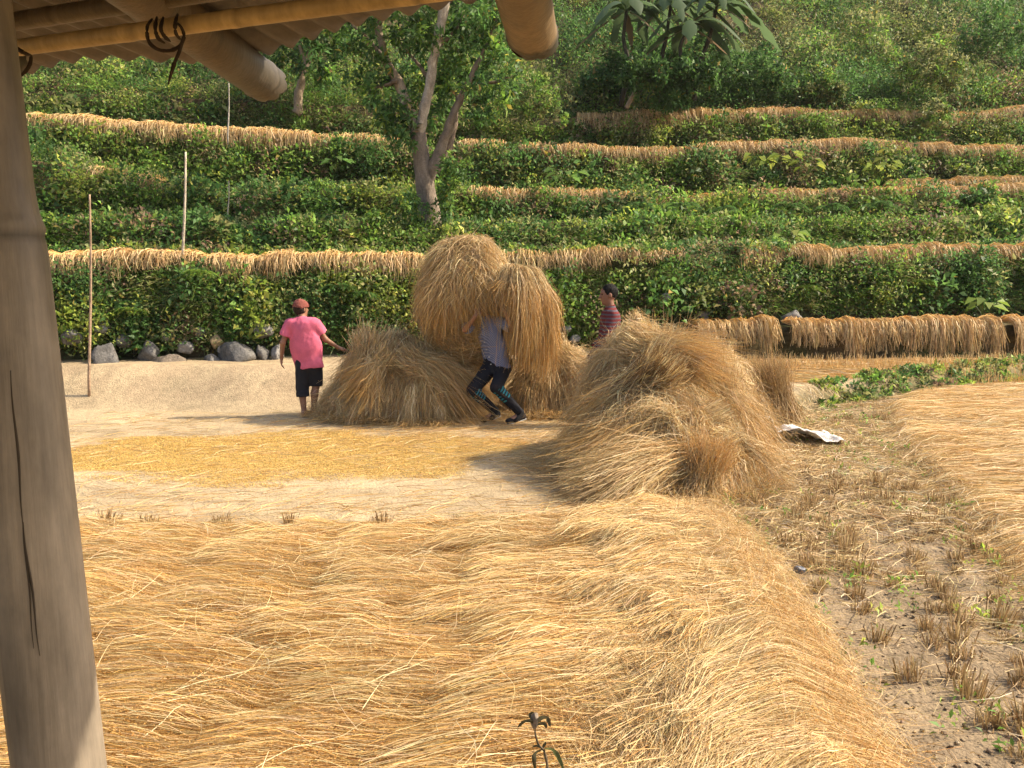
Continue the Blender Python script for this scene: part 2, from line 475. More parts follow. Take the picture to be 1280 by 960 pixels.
def tread_cover():
    g = Geo()
    for i in (1, 2, 3, 4, 5):
        n = 900
        half = .64 * float(lip_y(i, np.array([0.]))[0]) + 2.4
        x = rng.uniform(-half, half, n); s = 2 * i + 1 + .15 + .85 * rng.random(n)
        P = hill_points(x, s); N = np.tile([0, -.2, 1.], (n, 1))
        keep = ~((i == 5) & (P[:, 1] < 0))
        r = rng.uniform(.10, .28, n) * (1.25 if i == 5 else 1)
        bush_leaves(g, P, N, r, np.full(n, 20), rng.uniform(.06, .1, n), choose_pal(x, s, (.3, .4)))
    # bushy lips without hanging straw: left part of the second and fifth lips
    for (i, x0, x1, n, rr, hh) in [(2, -11, 12, 330, (.14, .30), .10), (3, -11.5, -7.2, 60, (.2, .36), .12), (3, -5.6, -.8, 60, (.15, .28), .0), (5, -16, 1.2, 190, (.25, .55), .12), (1, 2.0, 5.3, 60, (.15, .3), .06), (5, 10, 13.5, 30, (.2, .45), .1)]:
        x = rng.uniform(x0, x1, n); P = np.stack([x, lip_y(i, x) - .05 + rng.uniform(-.25, .5, n), lip_z(i, x) + hh * rng.random(n)], -1)
        r = rng.uniform(*rr, n)
        bush_leaves(g, P, np.tile([0, -.4, .9], (n, 1)), r, (r * 170).astype(int), rng.uniform(.05, .1, n), choose_pal(x, np.full(n, i * 2.), (.25, .4)))
    tag(g.build('ground_cover', M_leaf), 'low green plants growing along the terrace tops and bushy rims', 'undergrowth', kind='stuff')
tread_cover()

def hill_bushes():
    """the overgrown slope above the topmost terrace"""
    g = Geo()
    n = 2300
    s = 11.9 + 1.9 * rng.random(n) ** 1.15
    Yc = hill_points(np.zeros(n), s)[:, 1]
    x = rng.uniform(-1, 1, n) * (.62 * Yc + 3)
    P = hill_points(x, s); N = hill_normal(x, s)
    r = rng.uniform(.35, 1.15, n) * (.6 + .75 * vn(x * .5, s * 4, 170))
    pal = choose_pal(x, s, (.26, .30))
    dark = (vn(x * .4, s * 3, 180) < .45); pal = np.where(dark, 1, pal)
    bush_leaves(g, P + N * (r * .3)[:, None], N, r, (r * 230).astype(int), rng.uniform(.07, .14, n), pal, slim=.42, droop=.35)
    # drooping feathery sprays (tall grass and bamboo-like shrubs)
    m = 1000
    s = 12.1 + 1.6 * rng.random(m); Yc = hill_points(np.zeros(m), s)[:, 1]
    x = rng.uniform(-1, 1, m) * (.62 * Yc + 3); P = hill_points(x, s)
    k = np.repeat(np.arange(m), 26); q = len(k)
    D = nrm(rng.normal(size=(q, 3)) * [.8, .6, .3] + [0, -.2, .75]); L = rng.uniform(.5, 1.3, q)
    t = np.linspace(0, 1, 5)[None, :, None]
    path = P[k][:, None] + rng.normal(size=(q, 1, 3)) * .15 + D[:, None] * L[:, None, None] * t + np.array([0, -.1, -.75]) * (t ** 2.2) * L[:, None, None]
    C = np.repeat(np.clip(pick(G_OLIVE + [(.16, .18, .055), (.20, .20, .08)], q, .2), .01, 1)[:, None], 5, 1)
    W = np.broadcast_to(np.array([.03, .045, .045, .03, .004]), (q, 5))
    g.add(*ribbons(path, W, C))
    tag(g.build('hillside_bushes', M_leaf), 'dense overgrown bushes and drooping grass covering the slope above the terraces', 'bushes', kind='stuff')
hill_bushes()

# ---------------------------------------------------------------- trees
def crown_blobs(g, blobs, pal, leaf, per, slim=.36, droop=.6, ysp=.9):
    cs, rs, ct = [], [], []
    for (px, py, Y, rp, dens) in blobs:
        c = at_y(px, py, Y); r = pxs(rp, Y)
        # many small tufts spread through the blob
        k = int(16 * dens)
        d = nrm(rng.normal(size=(k, 3))) * (rng.random((k, 1)) ** .45) * r
        d[:, 1] *= ysp
        cs.append(c + d); rs.append(rng.uniform(.2, .36, k) * r * .9); ct.append(np.full(k, per))
    c = np.concatenate(cs); r = np.concatenate(rs); ct = np.concatenate(ct)
    p = np.array(pal)[rng.integers(0, len(pal), len(c))]
    bush_leaves(g, c, np.tile([0, 0, .3], (len(c), 1)), r, ct, rng.uniform(*leaf, len(c)), p, slim=slim, droop=droop, shell=.2)

def px_path(pts, Y, dy=0.):
    return np.array([at_y(a, b, Y + dy * i) for i, (a, b, *_) in enumerate(pts)])

def smooth_path(pts, n=5):
    pts = np.asarray(pts, float); t = np.arange(len(pts)); tt = np.linspace(0, len(pts) - 1, (len(pts) - 1) * n + 1)
    out = []
    for u in tt:                                     # Catmull-Rom
        i = min(int(u), len(pts) - 2); f = u - i
        p0 = pts[max(i - 1, 0)]; p1 = pts[i]; p2 = pts[i + 1]; p3 = pts[min(i + 2, len(pts) - 1)]
        out.append(.5 * (2 * p1 + (p2 - p0) * f + (2 * p0 - 5 * p1 + 4 * p2 - p3) * f * f + (3 * p1 - p0 - 3 * p2 + p3) * f ** 3))
    return np.array(out)

def limb(g, pts, Y, dy, col, n=9):
    P = px_path(pts, Y, dy); w = np.array([p[2] for p in pts], float)
    Q = smooth_path(np.concatenate([P, w[:, None]], 1), 5)
    rad = Q[:, 3] * Y / FOC / 2 * (1 + .12 * rng.normal(size=len(Q)) * .5)
    Q[:, :3] += rng.normal(size=(len(Q), 3)) * .008
    add_tube(g, Q[:, :3], np.maximum(rad, .006), n, np.array(col))

TY = 17.0
t = empty('broadleaf_tree', at_y(537, 280, TY))
tag(t, 'broadleaf tree with pale forked trunk standing on the terraces', 'tree')
def kid(o, parent):
    o.parent = parent; o.matrix_parent_inverse = mathutils.Matrix.Translation(-mathutils.Vector(parent.location))
    return o
g = Geo(); BK = (.19, .15, .115)
limb(g, [(539, 292, 34), (537, 265, 26), (532, 235, 23), (526, 195, 20), (522, 165, 17)], TY, 0, BK, 12)
limb(g, [(534, 225, 16), (545, 200, 14), (556, 172, 12), (568, 140, 10), (584, 105, 7), (606, 62, 5), (622, 20, 3)], TY, -.05, BK)
limb(g, [(540, 215, 13), (555, 195, 12), (566, 165, 8), (572, 120, 5)], TY, .12, (.16, .12, .09))
kid(g.build('trunk', M_bark, smooth=True), t)
g = Geo()
limb(g, [(522, 172, 15), (530, 140, 13), (537, 105, 12), (545, 60, 11), (555, 5, 12), (566, -60, 10), (570, -120, 6)], TY, -.1, (.36, .31, .25))
kid(g.build('limb', M_bark, smooth=True), t)
g = Geo()
limb(g, [(522, 170, 17), (510, 135, 14), (496, 100, 13), (480, 70, 11), (473, 30, 9), (466, -20, 7), (455, -70, 4)], TY, .1, (.30, .23, .16))
kid(g.build('limb', M_bark, smooth=True), t)
g = Geo()
for a, b in [((545, 60), (585, 10)), ((538, 100), (500, 55)), ((480, 70), (440, 30)), ((496, 100), (455, 110)), ((584, 105), (640, 95)), ((555, 5), (610, -40)), ((473, 30), (500, -20))]:
    g = Geo(); limb(g, [(*a, 6), ((a[0] + b[0]) / 2 + 4, (a[1] + b[1]) / 2 + 3, 4), (*b, 2)], TY, rng.uniform(-.4, .4), (.2, .15, .11), 6)
    kid(g.build('branch', M_bark, smooth=True), t)
g = Geo()
crown_blobs(g, [(492, 140, TY - .3, 30, 1.3), (505, 172, TY - .4, 20, .6), (455, 60, TY + .3, 42, 1.4), (500, 50, TY + .4, 34, 1.1), (515, 100, TY + .5, 26, .8), (590, 60, TY, 45, 1.6), (620, 95, TY - .2, 34, 1.2), (575, 20, TY + .3, 40, 1.2), (640, 50, TY, 36, 1.0),
               (545, 130, TY + .6, 26, .8), (470, 100, TY + .2, 32, 1.2), (560, 95, TY + .5, 26, 1.0), (530, 45, TY - .4, 26, .9), (610, 30, TY - .3, 34, 1.2), (530, -10, TY, 60, 2), (450, -20, TY, 60, 2), (600, -50, TY, 70, 2.4), (520, -90, TY, 90, 3), (430, 15, TY + .2, 36, 1.0), (600, 130, TY - .2, 26, .8)], [1, 1, 1, 0], (.11, .18), 26, ysp=1.3)
crown_blobs(g, [(566, 212, TY - .5, 22, 1.4), (560, 235, TY - .5, 18, 1.0), (515, 262, TY - .6, 20, 1.0), (548, 262, TY - .55, 16, .8)], [1, 1, 0], (.07, .12), 26)
kid(g.build('crown', M_leaf), t)

UY = 23.2
t = empty('small_tree', at_y(372, 138, UY))
tag(t, 'small dark tree leaning below the shed roof on the upper slope', 'tree')
g = Geo()
limb(g, [(371, 142, 12), (375, 110, 10), (383, 80, 9), (392, 50, 7), (396, 10, 5)], UY, 0, (.30, .23, .16))
limb(g, [(383, 80, 6), (374, 55, 5), (362, 30, 3)], UY, 0, (.30, .23, .16))
kid(g.build('trunk', M_bark, smooth=True), t)
g = Geo()
crown_blobs(g, [(385, 62, UY, 38, 1.6), (355, 70, UY + .3, 28, 1.0), (412, 50, UY, 30, 1.2), (380, 20, UY, 44, 1.4), (400, 95, UY - .2, 22, .8), (430, 40, UY + .3, 34, 1)], [1, 1, 0], (.14, .22), 26, ysp=1.2)
kid(g.build('crown', M_leaf), t)

# shrubs one can tell apart on the slope
def shrub(name, label, blobs, pal, leaf, group=None, slim=.4, per=26):
    c = at_y(blobs[0][0], blobs[0][1] + blobs[0][3], blobs[0][2])
    g = Geo()
    crown_blobs(g, blobs, pal, leaf, per, slim=slim, droop=.3)
    o = g.build(name, M_leaf)
    tag(o, label, 'shrub', group)
    return o
shrub('bush', 'rounded green bush right of the tree at the left end of the top terrace rim', [(665, 120, 23.5, 34, 2.4), (690, 132, 23.4, 26, 1.6), (640, 138, 23.4, 24, 1.2), (670, 100, 23.6, 16, .8)], [0, 0, 3], (.08, .13))
shrub('bush', 'olive bush with drooping grass standing beside the reddish gap in the top rim', [(1172, 143, 24.4, 17, 1.6), (1160, 150, 24.3, 12, .8)], [3, 3, 0], (.08, .13))
for (a, b, r_, lab) in [(1075, 55, 50, 'big olive bush with light feathery top in the middle of the slope'), (1165, 85, 44, 'wide pale olive bush low on the slope, just above the straw rim'), (950, 95, 40, 'dark green bush next to the banana plants'), (1240, 40, 46, 'very dark tall bush at the upper edge of the slope'), (1030, 105, 30, 'small leafy bush between two larger olive bushes')]:
    pal = [1, 1, 1] if 'dark' in lab else [3, 3, 0]
    YY = 27.5 if b > 70 else 30
    shrub('bush', lab, [(a, b, YY, r_ * .75, 3.2), (a - r_ * .6, b + r_ * .3, YY - .3, r_ * .5, 1.8), (a + r_ * .6, b + r_ * .25, YY - .3, r_ * .5, 1.8), (a + 5, b - r_ * .5, YY + .4, r_ * .45, 1.4)], pal, (.10, .16))

# ---------------------------------------------------------------- banana plants
def banana(label, base, top, nl, seed, Y, lean=0.):
    r_ = np.random.default_rng(seed)
    b = at_y(*base, Y); tp = at_y(*top, Y + lean)
    o = empty('banana_plant', b)
    tag(o, label, 'banana plant')
    g = Geo(); add_tube(g, smooth_path([b - [0, 0, .3], (b * 2 + tp) / 3 + r_.normal(size=3) * .07, (b + tp * 2) / 3 + r_.normal(size=3) * .05, tp], 4), np.linspace(.085, .04, 13), 9, np.array((.05, .045, .03)))
    kid(g.build('stem', M_bark, smooth=True), o)
    for k in range(nl + 3):
        az = k * 2.4 + r_.uniform(-.4, .4); L = r_.uniform(1.1, 1.8); el = r_.uniform(.5, 1.25)
        dead = k >= nl
        if dead: el = -.3; L *= .7
        h = np.array([math.cos(az), math.sin(az) * .8, 0])
        tt = np.linspace(0, 1, 13)
        mid = tp + h * (L * (tt * math.cos(el) + .35 * tt ** 2))[:, None] + np.array([0, 0, 1]) * (L * (tt * math.sin(el) - (1.15 if not dead else .6) * tt ** 2.2))[:, None]
        sd = nrm(np.cross(nrm(np.gradient(mid, axis=0)), [0, 0, 1.]))
        wd = .20 * np.sin(math.pi * np.clip(tt * 1.02 - .06, 0.01, 1)) ** .55 * (1 + .34 * r_.normal(size=13) * (tt > .2)); wd[0] = .02; wd[-1] = .015
        if dead: wd *= .4
        dn = np.array([0, 0, -1.]) * (wd * .35)[:, None]
        V = np.stack([mid - sd * wd[:, None] + dn, mid, mid + sd * wd[:, None] + dn], 1).reshape(-1, 3)
        col = np.array((.20, .14, .08)) if dead else np.array((.085, .130, .055)) * r_.uniform(.7, 1.3)
        gg = Geo().add(V, grid_faces(3, 13), col)
        kid(gg.build('leaf', M_leaf), o)
BY = 25.4
banana('banana plant with long drooping leaves, first from the tree, beside a bare leaning stalk', (776, 120), (783, 14), 9, 3, BY)
banana('tallest banana plant in the middle of the clump', (822, 118), (838, 8), 9, 5, BY + .4)
banana('banana plant with a torn leaf arching towards the olive bushes', (868, 112), (896, 8), 9, 9, BY + .2)
banana('dark banana plant behind the others with its crown above the frame', (800, 110), (812, -20), 8, 12, BY + 1.2)
banana('small banana plant whose crown hangs low between the taller stems', (846, 118), (862, 34), 7, 14, BY - .2)
for (a, b, YY, r_, lab) in [(800, 78, BY + 1.4, 40, 'dark bush filling the shade behind the banana stems'), (880, 70, BY + 1.3, 40, 'dark bush between the banana clump and the olive bushes'), (760, 100, BY + .6, 26, 'dark low bush at the tree side of the banana clump'), (838, 122, BY - .6, 17, 'low dark bush covering the feet of the banana stems'), (806, 92, BY - .9, 24, 'dark bush in front of the leaning dead stalk and banana stems'), (866, 90, BY - .8, 25, 'dark bush in front of the last banana stems')]:
    shrub('bush', lab, [(a, b, YY, r_, 3.0), (a - r_ * .7, b + r_ * .3, YY, r_ * .6, 1.8), (a + r_ * .7, b + r_ * .3, YY, r_ * .6, 1.8)], [1, 1, 1], (.10, .17))
g = Geo(); add_tube(g, [at_y(783, 135, BY - .5), at_y(795, 112, BY - .4), at_y(806, 84, BY - .2)], [.07, .06, .045], 8, np.array((.32, .25, .19)))
tag(g.build('dead_stalk', M_bark, smooth=True), 'bare pale dead stalk leaning out from under the banana clump', 'stalk')

# ---------------------------------------------------------------- ferns and bright leafy plants
def fern(px, py, Y, size, seed, label, pal, n=9):
    r_ = np.random.default_rng(seed); b = at_y(px, py, Y)
    o = empty('fern', b); tag(o, label, 'fern', 'ferns on the terrace walls')
    for k in range(n):
        az = 2 * math.pi * k / n + r_.uniform(-.3, .3); L = size * r_.uniform(.7, 1.15)
        h = np.array([math.cos(az), -abs(math.sin(az)) * .9 + .15, 0]); tt = np.linspace(0, 1, 20)
        mid = h * (L * tt * .85)[:, None] + np.array([0, 0, 1]) * (L * (.75 * tt - .95 * tt ** 2))[:, None]
        T = nrm(np.gradient(mid, axis=0)); sd = nrm(np.cross(T, [0, 0, 1.]))
        g = Geo()
        wl = L * .20 * np.sin(math.pi * np.clip(tt * .93 + .07, 0, 1)) ** .8
        for sg in (-1, 1):
            D = sd * sg + T * .35
            N = np.tile([0, 0, 1.], (20, 1)) + .2 * r_.normal(size=(20, 3))
            g.add(*leaves(mid, D, N, wl + .01, np.full(20, L * .05), np.clip(pick(pal, 20, .12), .01, 1)))
        g.add(*ribbons(mid[None], np.full((1, 20), .007), np.tile(np.array((.09, .09, .03)), (1, 20, 1)), side=np.broadcast_to(sd, (1, 20, 3))))
        f = g.build('frond', M_leaf); f.parent = o
    o.rotation_euler = (-.25, 0, 0)
FD = [(800, 263, 'fern arching below the third straw rim, near the dip in the straw'), (850, 262, 'broad fern directly under the dip in the third straw rim'), (905, 266, 'fern with grey green fronds next to the dip'), (985, 262, 'large dark fern under the wavy third rim'), (1040, 264, 'fern hanging in front of the dark hollow on the third wall'), (1100, 262, 'small fern under the third rim near its step')]
for q, (a, b, lb) in enumerate(FD):
    fern(a, b, 18.4, .62, 20 + q, lb, G_DEEP + [(.075, .11, .05)])
FD = [(1010, 362, 'bright fern above the straw covered bank'), (1085, 372, 'fern with pale fronds low on the big wall'), (1150, 356, 'wide bright fern halfway up the big wall'), (1210, 378, 'fern touching the top of the straw bank'), (905, 378, 'fern just above the end of the hanging straw'), (455, 372, 'dark fern beside the pink shirted person'), (425, 362, 'dark leafy fern above the first straw heap'), (250, 345, 'yellow green fern under the straw rim near the tall pole'), (165, 392, 'low fern over the grey rocks')]
for q, (a, b, lb) in enumerate(FD):
    Y = float(lip_y(1, np.array([(a - 640) * 15.5 / FOC]))[0]) - .45
    fern(a, b, Y, .42, 40 + q, lb, G_FRESH + G_YEL[:1] if 'dark' not in lb else G_DEEP)

def bigleaf(px, py, Y, size, n, seed, label, pal, cat='plant'):
    r_ = np.random.default_rng(seed); b = at_y(px, py, Y)
    g = Geo()
    for k in range(n):
        az = 2 * math.pi * k / n + r_.uniform(-.4, .4); el = r_.uniform(.5, 1.3); L = size * r_.uniform(.7, 1.1)
        d = np.array([math.cos(az) * math.cos(el), math.sin(az) * math.cos(el) * .6 - .1, math.sin(el)])
        tip = b + d * L
        add_tube(g, [b, b + d * L * .5 + [0, 0, .02], tip], .007, 5, np.array((.12, .16, .04)), cap=False)
        D = d * [1, 1, .1] + [0, 0, -.25]
        g.add(*leaves(tip[None] - D * .05, D[None], np.array([[-d[0] * .3, -.3, .9]]), np.array([size * .75]), np.array([size * .42]), pick(pal, 1, .15)))
    return tag(g.build('leafy_plant', M_leaf), label, cat)
bigleaf(985, 312, 15.7 + 1.6, .42, 9, 1, 'bright yellow green broad leaved plant standing on the low terrace rim', [(.22, .30, .05), (.17, .26, .04)])
bigleaf(420, 215, 19.7, .35, 6, 2, 'light green broad leaved plant left of the tree trunk on the wall', [(.12, .22, .05)])
bigleaf(705, 232, 20.5, .45, 7, 3, 'light green broad leaved plant on the wall right of the tree', [(.13, .23, .05)])
bigleaf(1230, 400, 15.2 + .9, .4, 8, 4, 'yellow green leafy plant at the right end of the straw bank', [(.2, .28, .05)])
for q, (a, b) in enumerate([(945, 212), (965, 215), (985, 205), (1010, 218), (1095, 222), (1110, 218)]):
    bigleaf(a, b, 20.6, .38, 7, 10 + q, ['upright yellow green weed at the left end of the bright patch on the fourth wall', 'yellow green weed next to the first one of the bright patch', 'tallest yellow green weed in the bright patch', 'yellow green weed at the right end of the bright patch', 'lone bright weed under the fourth straw rim', 'small bright weed beside the lone one'][q], [(.26, .31, .05), (.2, .26, .04)])
def flower(px, py, Y, label):
    g = Geo(); c = at_y(px, py, Y)
    for k in range(11):
        a = k * 2 * math.pi / 11
        D = np.array([[math.cos(a), -.15, math.sin(a)]])
        g.add(*leaves(c[None], D, np.array([[0, -1., .2]]), np.array([.075]), np.array([.035]), np.array([[.75, .48, .02]])))
    add_tube(g, [c + [0, .02, -.45], c + [.01, .03, -.2], c + [0, .012, 0]], .006, 5, np.array((.08, .12, .03)))
    add_tube(g, [c + [0, .012, 0], c + [0, -.012, 0]], .022, 8, np.array((.35, .2, .03)))
    tag(g.build('yellow_flower', M_leaf), label, 'flower')
flower(450, 284, 16.3, 'larger yellow flower on the dark terrace rim left of the tree foot')
flower(484, 288, 16.3, 'smaller yellow flower nearest the tree foot')
# ================================================================ straw
S_PALE = [(.66, .505, .265), (.58, .425, .20), (.70, .555, .31), (.53, .375, .165)]
S_GOLD = [(.60, .355, .11), (.54, .31, .092), (.64, .41, .14), (.47, .265, .08)]
S_ORNG = [(.52, .275, .07), (.45, .225, .055), (.58, .32, .085), (.38, .19, .05)]
S_DUN = [(.42, .29, .135), (.48, .34, .165), (.36, .24, .105), (.54, .39, .20)]
S_DARK = [(.22, .13, .05), (.27, .17, .07), (.17, .10, .04)]

def two_tone(n, K, root, tip, t0=.5, t1=.85, jit=.14):
    a = pick(root, n, jit)[:, None]; b = pick(tip, n, jit)[:, None]
    t = ss(t0, t1, np.linspace(0, 1, K))[None, :, None]
    return np.clip(a * (1 - t) + b * t, .01, 1)

def flow(Hf, xy, ang, L, K, follow=0., wig=.3, lift=(.0, .03), tipup=.0, rootup=.0, kinks=.12):
    """strands that lie on the surface Hf: they start at xy, run L metres, and turn downhill by follow"""
    n = len(xy); p = xy.astype(float).copy(); a = ang.copy()
    curl = rng.normal(size=n) * wig
    off = rng.uniform(*lift, n)
    P = np.empty((n, K, 3)); e = .03
    kink = rng.integers(1, K, n); ka = rng.normal(size=n) * 1.0 * (rng.random(n) < kinks)
    for k in range(K):
        t = k / (K - 1)
        h = Hf(p[:, 0], p[:, 1])
        P[:, k, 0] = p[:, 0]; P[:, k, 1] = p[:, 1]
        P[:, k, 2] = h + off * (1 - .3 * t) + tipup * t ** 2 * rng.random(n) + rootup * (1 - t) ** 3 + .012 * np.sin(math.pi * t)
        gx = (Hf(p[:, 0] + e, p[:, 1]) - Hf(p[:, 0] - e, p[:, 1])) / (2 * e)
        gy = (Hf(p[:, 0], p[:, 1] + e) - Hf(p[:, 0], p[:, 1] - e)) / (2 * e)
        d = np.stack([np.cos(a), np.sin(a)], -1)
        if follow:
            gl = np.hypot(gx, gy)
            w_ = (follow * np.clip(gl / .4, 0, 1))[:, None]
            d = nrm(d * (1 - w_) - np.stack([gx, gy], -1) / np.maximum(gl, 1e-4)[:, None] * w_)
        sl_ = gx * d[:, 0] + gy * d[:, 1]
        st = L / (K - 1) / np.sqrt(1 + np.minimum(sl_ ** 2, 30))
        p = p + d * st[:, None]
        a = np.arctan2(d[:, 1], d[:, 0]) + curl / (K - 1) + ka * (kink == k) + rng.normal(size=n) * wig * .25 / math.sqrt(K)
    return P

def widths(n, K, w0, w1=None, taper=.4):
    w = rng.uniform(w0, w1 or w0 * 1.6, n)[:, None]
    return w * np.linspace(1, taper, K)[None]

def grains(g, P, per, pal, size=.009, spread=.014, frm=.62):
    """seed grains clinging to the last part of each strand"""
    n, K, _ = P.shape
    t = rng.uniform(frm, 1, (n, per)) * (K - 1)
    i = np.minimum(t.astype(int), K - 2); f = (t - i)[..., None]
    k = np.arange(n)[:, None]
    c = P[k, i] * (1 - f) + P[k, i + 1] * f
    T = nrm(P[k, i + 1] - P[k, i])
    c = (c + rng.normal(size=c.shape) * spread * [1, 1, .6]).reshape(-1, 3); c[:, 2] += .004
    D = (T.reshape(-1, 3) + rng.normal(size=c.shape) * .7)
    m = len(c)
    g.add(*leaves(c, D, rng.normal(size=(m, 3)) + [0, 0, .6], rng.uniform(.8, 1.4, m) * size, np.full(m, size * .45), np.clip(pick(pal, m, .2), .01, 1)))

# ---- the mat of cut rice in front
def mat_edge(x):
    return 5.98 + .16 * (vn(x * 2.1, 4.4, 201) - .5) + .08 * (vn(x * 7, 1, 202) - .5) + .30 * ss(.2, 1.1, x)
def swath(x, y):
    """position within a row of overlapping swaths, 0..1"""
    row = np.floor(y / .36 + .9 * (vn(x * .8, y * .6, 209) - .5))
    return np.mod((x + .5 * (fbm(x * .5, y * 1.1, 210) - .5)) / .80 + _h(row, row * 0 + 3, 77), 1)
def mat_z(x, y):
    x = np.asarray(x, float); y = np.asarray(y, float)
    ed = ss(0, .22, mat_edge(x) - y)
    u = swath(x, y)
    z = ground_z(x, y)
    on = ss(.62, .38, x - bund_x(y))
    return z + ed * on * (.045 + .04 * np.sin(math.pi * u) * (1 - ss(-.4, 0, x - bund_x(y))) + .06 * (fbm(x * 1.3, y * 3.4, 220) - .5) + .035 * (fbm(x * 3, y * 8, 221) - .5))
def build_mat():
    xs = np.linspace(-5.2, 2.1, 180); ys = np.linspace(1.3, 6.6, 170)
    X, Y = np.meshgrid(xs, ys)
    Z = mat_z(X, Y) - .012
    keep = (Y < mat_edge(X) + .02) & (X < bund_x(Y) + .36)
    Z = np.where(keep, Z, ground_z(X, Y) - .05)
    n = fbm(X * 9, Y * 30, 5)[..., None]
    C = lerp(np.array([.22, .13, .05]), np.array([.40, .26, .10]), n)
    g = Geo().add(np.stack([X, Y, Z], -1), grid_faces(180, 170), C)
    g_ = Geo()
    # roots cluster at the start of each swath
    n = 80000
    x = rng.uniform(-4.6, 1.1, n); y = 1.9 + 4.45 * rng.random(n) ** .9
    ok = (x > -.66 * y - .9) & (y < mat_edge(x) - .03)
    x, y = x[ok], y[ok]
    u = swath(x, y)
    ok = rng.random(len(x)) < (.30 + .70 * np.exp(-((u - .12) / .20) ** 2))
    x, y, u = x[ok], y[ok], u[ok]
    n = len(x); K = 8
    edge_turn = .45 * ss(-1.6, -.2, x - bund_x(y))
    ang = .02 + edge_turn + .70 * (fbm(x * .9, y * 1.7, 230) - .47) + rng.normal(size=n) * .13 + .30 * np.exp(-((u - .1) / .15) ** 2)
    L = rng.uniform(.45, .95, n)
    ramp = rng.random(n)
    P = flow(mat_z, np.stack([x, y], -1), ang, L, K, 0, .20, (.0, .03), rootup=.03)
    P[:, :2, 2] += (rng.random((n, 1)) ** 4) * .05
    lk = np.exp(-((u - .1) / .12) ** 2) * ss(.45, .75, vn(x * 3.1, y * 4.3, 231))
    P[:, :4, 2] += lk[:, None] * np.array([.05, .06, .045, .02]); P[:, :4, 1] += lk[:, None] * rng.normal(size=(n, 1)) * .05 * np.array([1.2, .8, .4, .1])
    bigtone = (.86 + .42 * fbm(x * .8, y * 2.2, 240))[:, None, None]
    C = two_tone(n, K, S_PALE + S_PALE + S_GOLD, S_ORNG + S_GOLD + S_DUN + S_DUN, .30, .7) * bigtone
    g_.add(*ribbons(P, widths(n, K, .0015, .0028), C))
    grains(g_, P[rng.random(n) < .7], 9, S_ORNG + S_GOLD + S_GOLD, .0105, .016, .45)
    # finer lower layer that fills between
    n = 34000
    x = rng.uniform(-4.6, 1.1, n); y = 1.9 + 4.5 * rng.random(n)
    ok = (x > -.66 * y - .9) & (y < mat_edge(x)); x, y = x[ok], y[ok]; n = len(x)
    ang = .02 + .45 * ss(-1.6, -.2, x - bund_x(y)) + .9 * (fbm(x * .9, y * 1.7, 230) - .47) + rng.normal(size=n) * .22
    P = flow(mat_z, np.stack([x, y], -1), ang, rng.uniform(.35, .7, n), 6, 0, .4, (-.01, .012))
    g_.add(*ribbons(P, widths(n, 6, .0024, .004), two_tone(n, 6, S_PALE + S_GOLD, S_ORNG + S_GOLD)))
    # strands bent over the ridge and hanging down its outer side
    n = 24000
    y = 1.7 + 4.7 * rng.random(n); x = bund_x(y) + rng.uniform(-.85, .08, n)
    n = len(x)
    ang = .42 + .9 * (fbm(x * .7, y * 1.1, 250) - .5) + rng.normal(size=n) * .13
    lock = vn(y * 2.6 - x * 1.2, 2, 251)
    L = rng.uniform(.5, .85, n) * (.8 + .35 * lock)
    Hf = lambda a, b: mat_z(a, b) + .05 * ss(.45, .7, vn(b * 2.6 - a * 1.2, 2, 251)) * ss(-.8, -.2, a - bund_x(b))
    P = flow(Hf, np.stack([x, y], -1), ang, L, 9, .25, .25, (.0, .04), tipup=.03)
    ok = (P[:, -1, 1] < 6.55 + .2 * rng.random(n)) & (P[:, 0, 1] < mat_edge(x) + .1)
    ok &= P[:, -1, 0] < bund_x(P[:, -1, 1]) + .34 + .12 * rng.random(n)
    P = P[ok]; y = y[ok]; x = x[ok]; n = len(P)
    tone = (.85 + .4 * fbm(x * 1.5, y * 1.5, 260))[:, None, None]
    g_.add(*ribbons(P, widths(n, 9, .0017, .0032), two_tone(n, 9, S_PALE + S_PALE + S_DUN, S_GOLD + S_DUN, .5, .95) * tone))
    grains(g_, P[rng.random(n) < .3], 6, S_GOLD + S_ORNG, .009, .012)
    # ragged ends sticking out of the draped edge
    n = 1500; y = 1.9 + 4.5 * rng.random(n); x = bund_x(y) + rng.uniform(-.25, .28, n)
    P = flow(mat_z, np.stack([x, y], -1), rng.normal(size=n) * .9 + .3, rng.uniform(.12, .40, n), 7, 0, 1.2, (.01, .05), tipup=.16, kinks=.45)
    g_.add(*ribbons(P, widths(n, 7, .0022, .0045), two_tone(n, 7, S_PALE + S_DUN, S_PALE + S_GOLD)))
    # long stray stalks standing off the surface
    n = 800
    x = rng.uniform(-4.3, 1.1, n); y = 2.0 + 4.2 * rng.random(n); ok = (x > -.66 * y - .5) & (y < mat_edge(x) - .05); x, y = x[ok], y[ok]; n = len(x)
    P = flow(mat_z, np.stack([x, y], -1), rng.normal(size=n) * .8 + .5, rng.uniform(.25, .7, n), 8, 0, 1.3, (.02, .06), tipup=.10, rootup=.0)
    g_.add(*ribbons(P, widths(n, 8, .0022, .0042), two_tone(n, 8, [(.72, .60, .36), (.66, .54, .30)], S_PALE)))
    o = g_.build('rice_mat', M_straw)
    tag(o, 'thick layer of cut golden rice laid out to dry in the foreground, draped over a low ridge', 'drying rice', kind='stuff')
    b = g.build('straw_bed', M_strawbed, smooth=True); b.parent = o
build_mat()

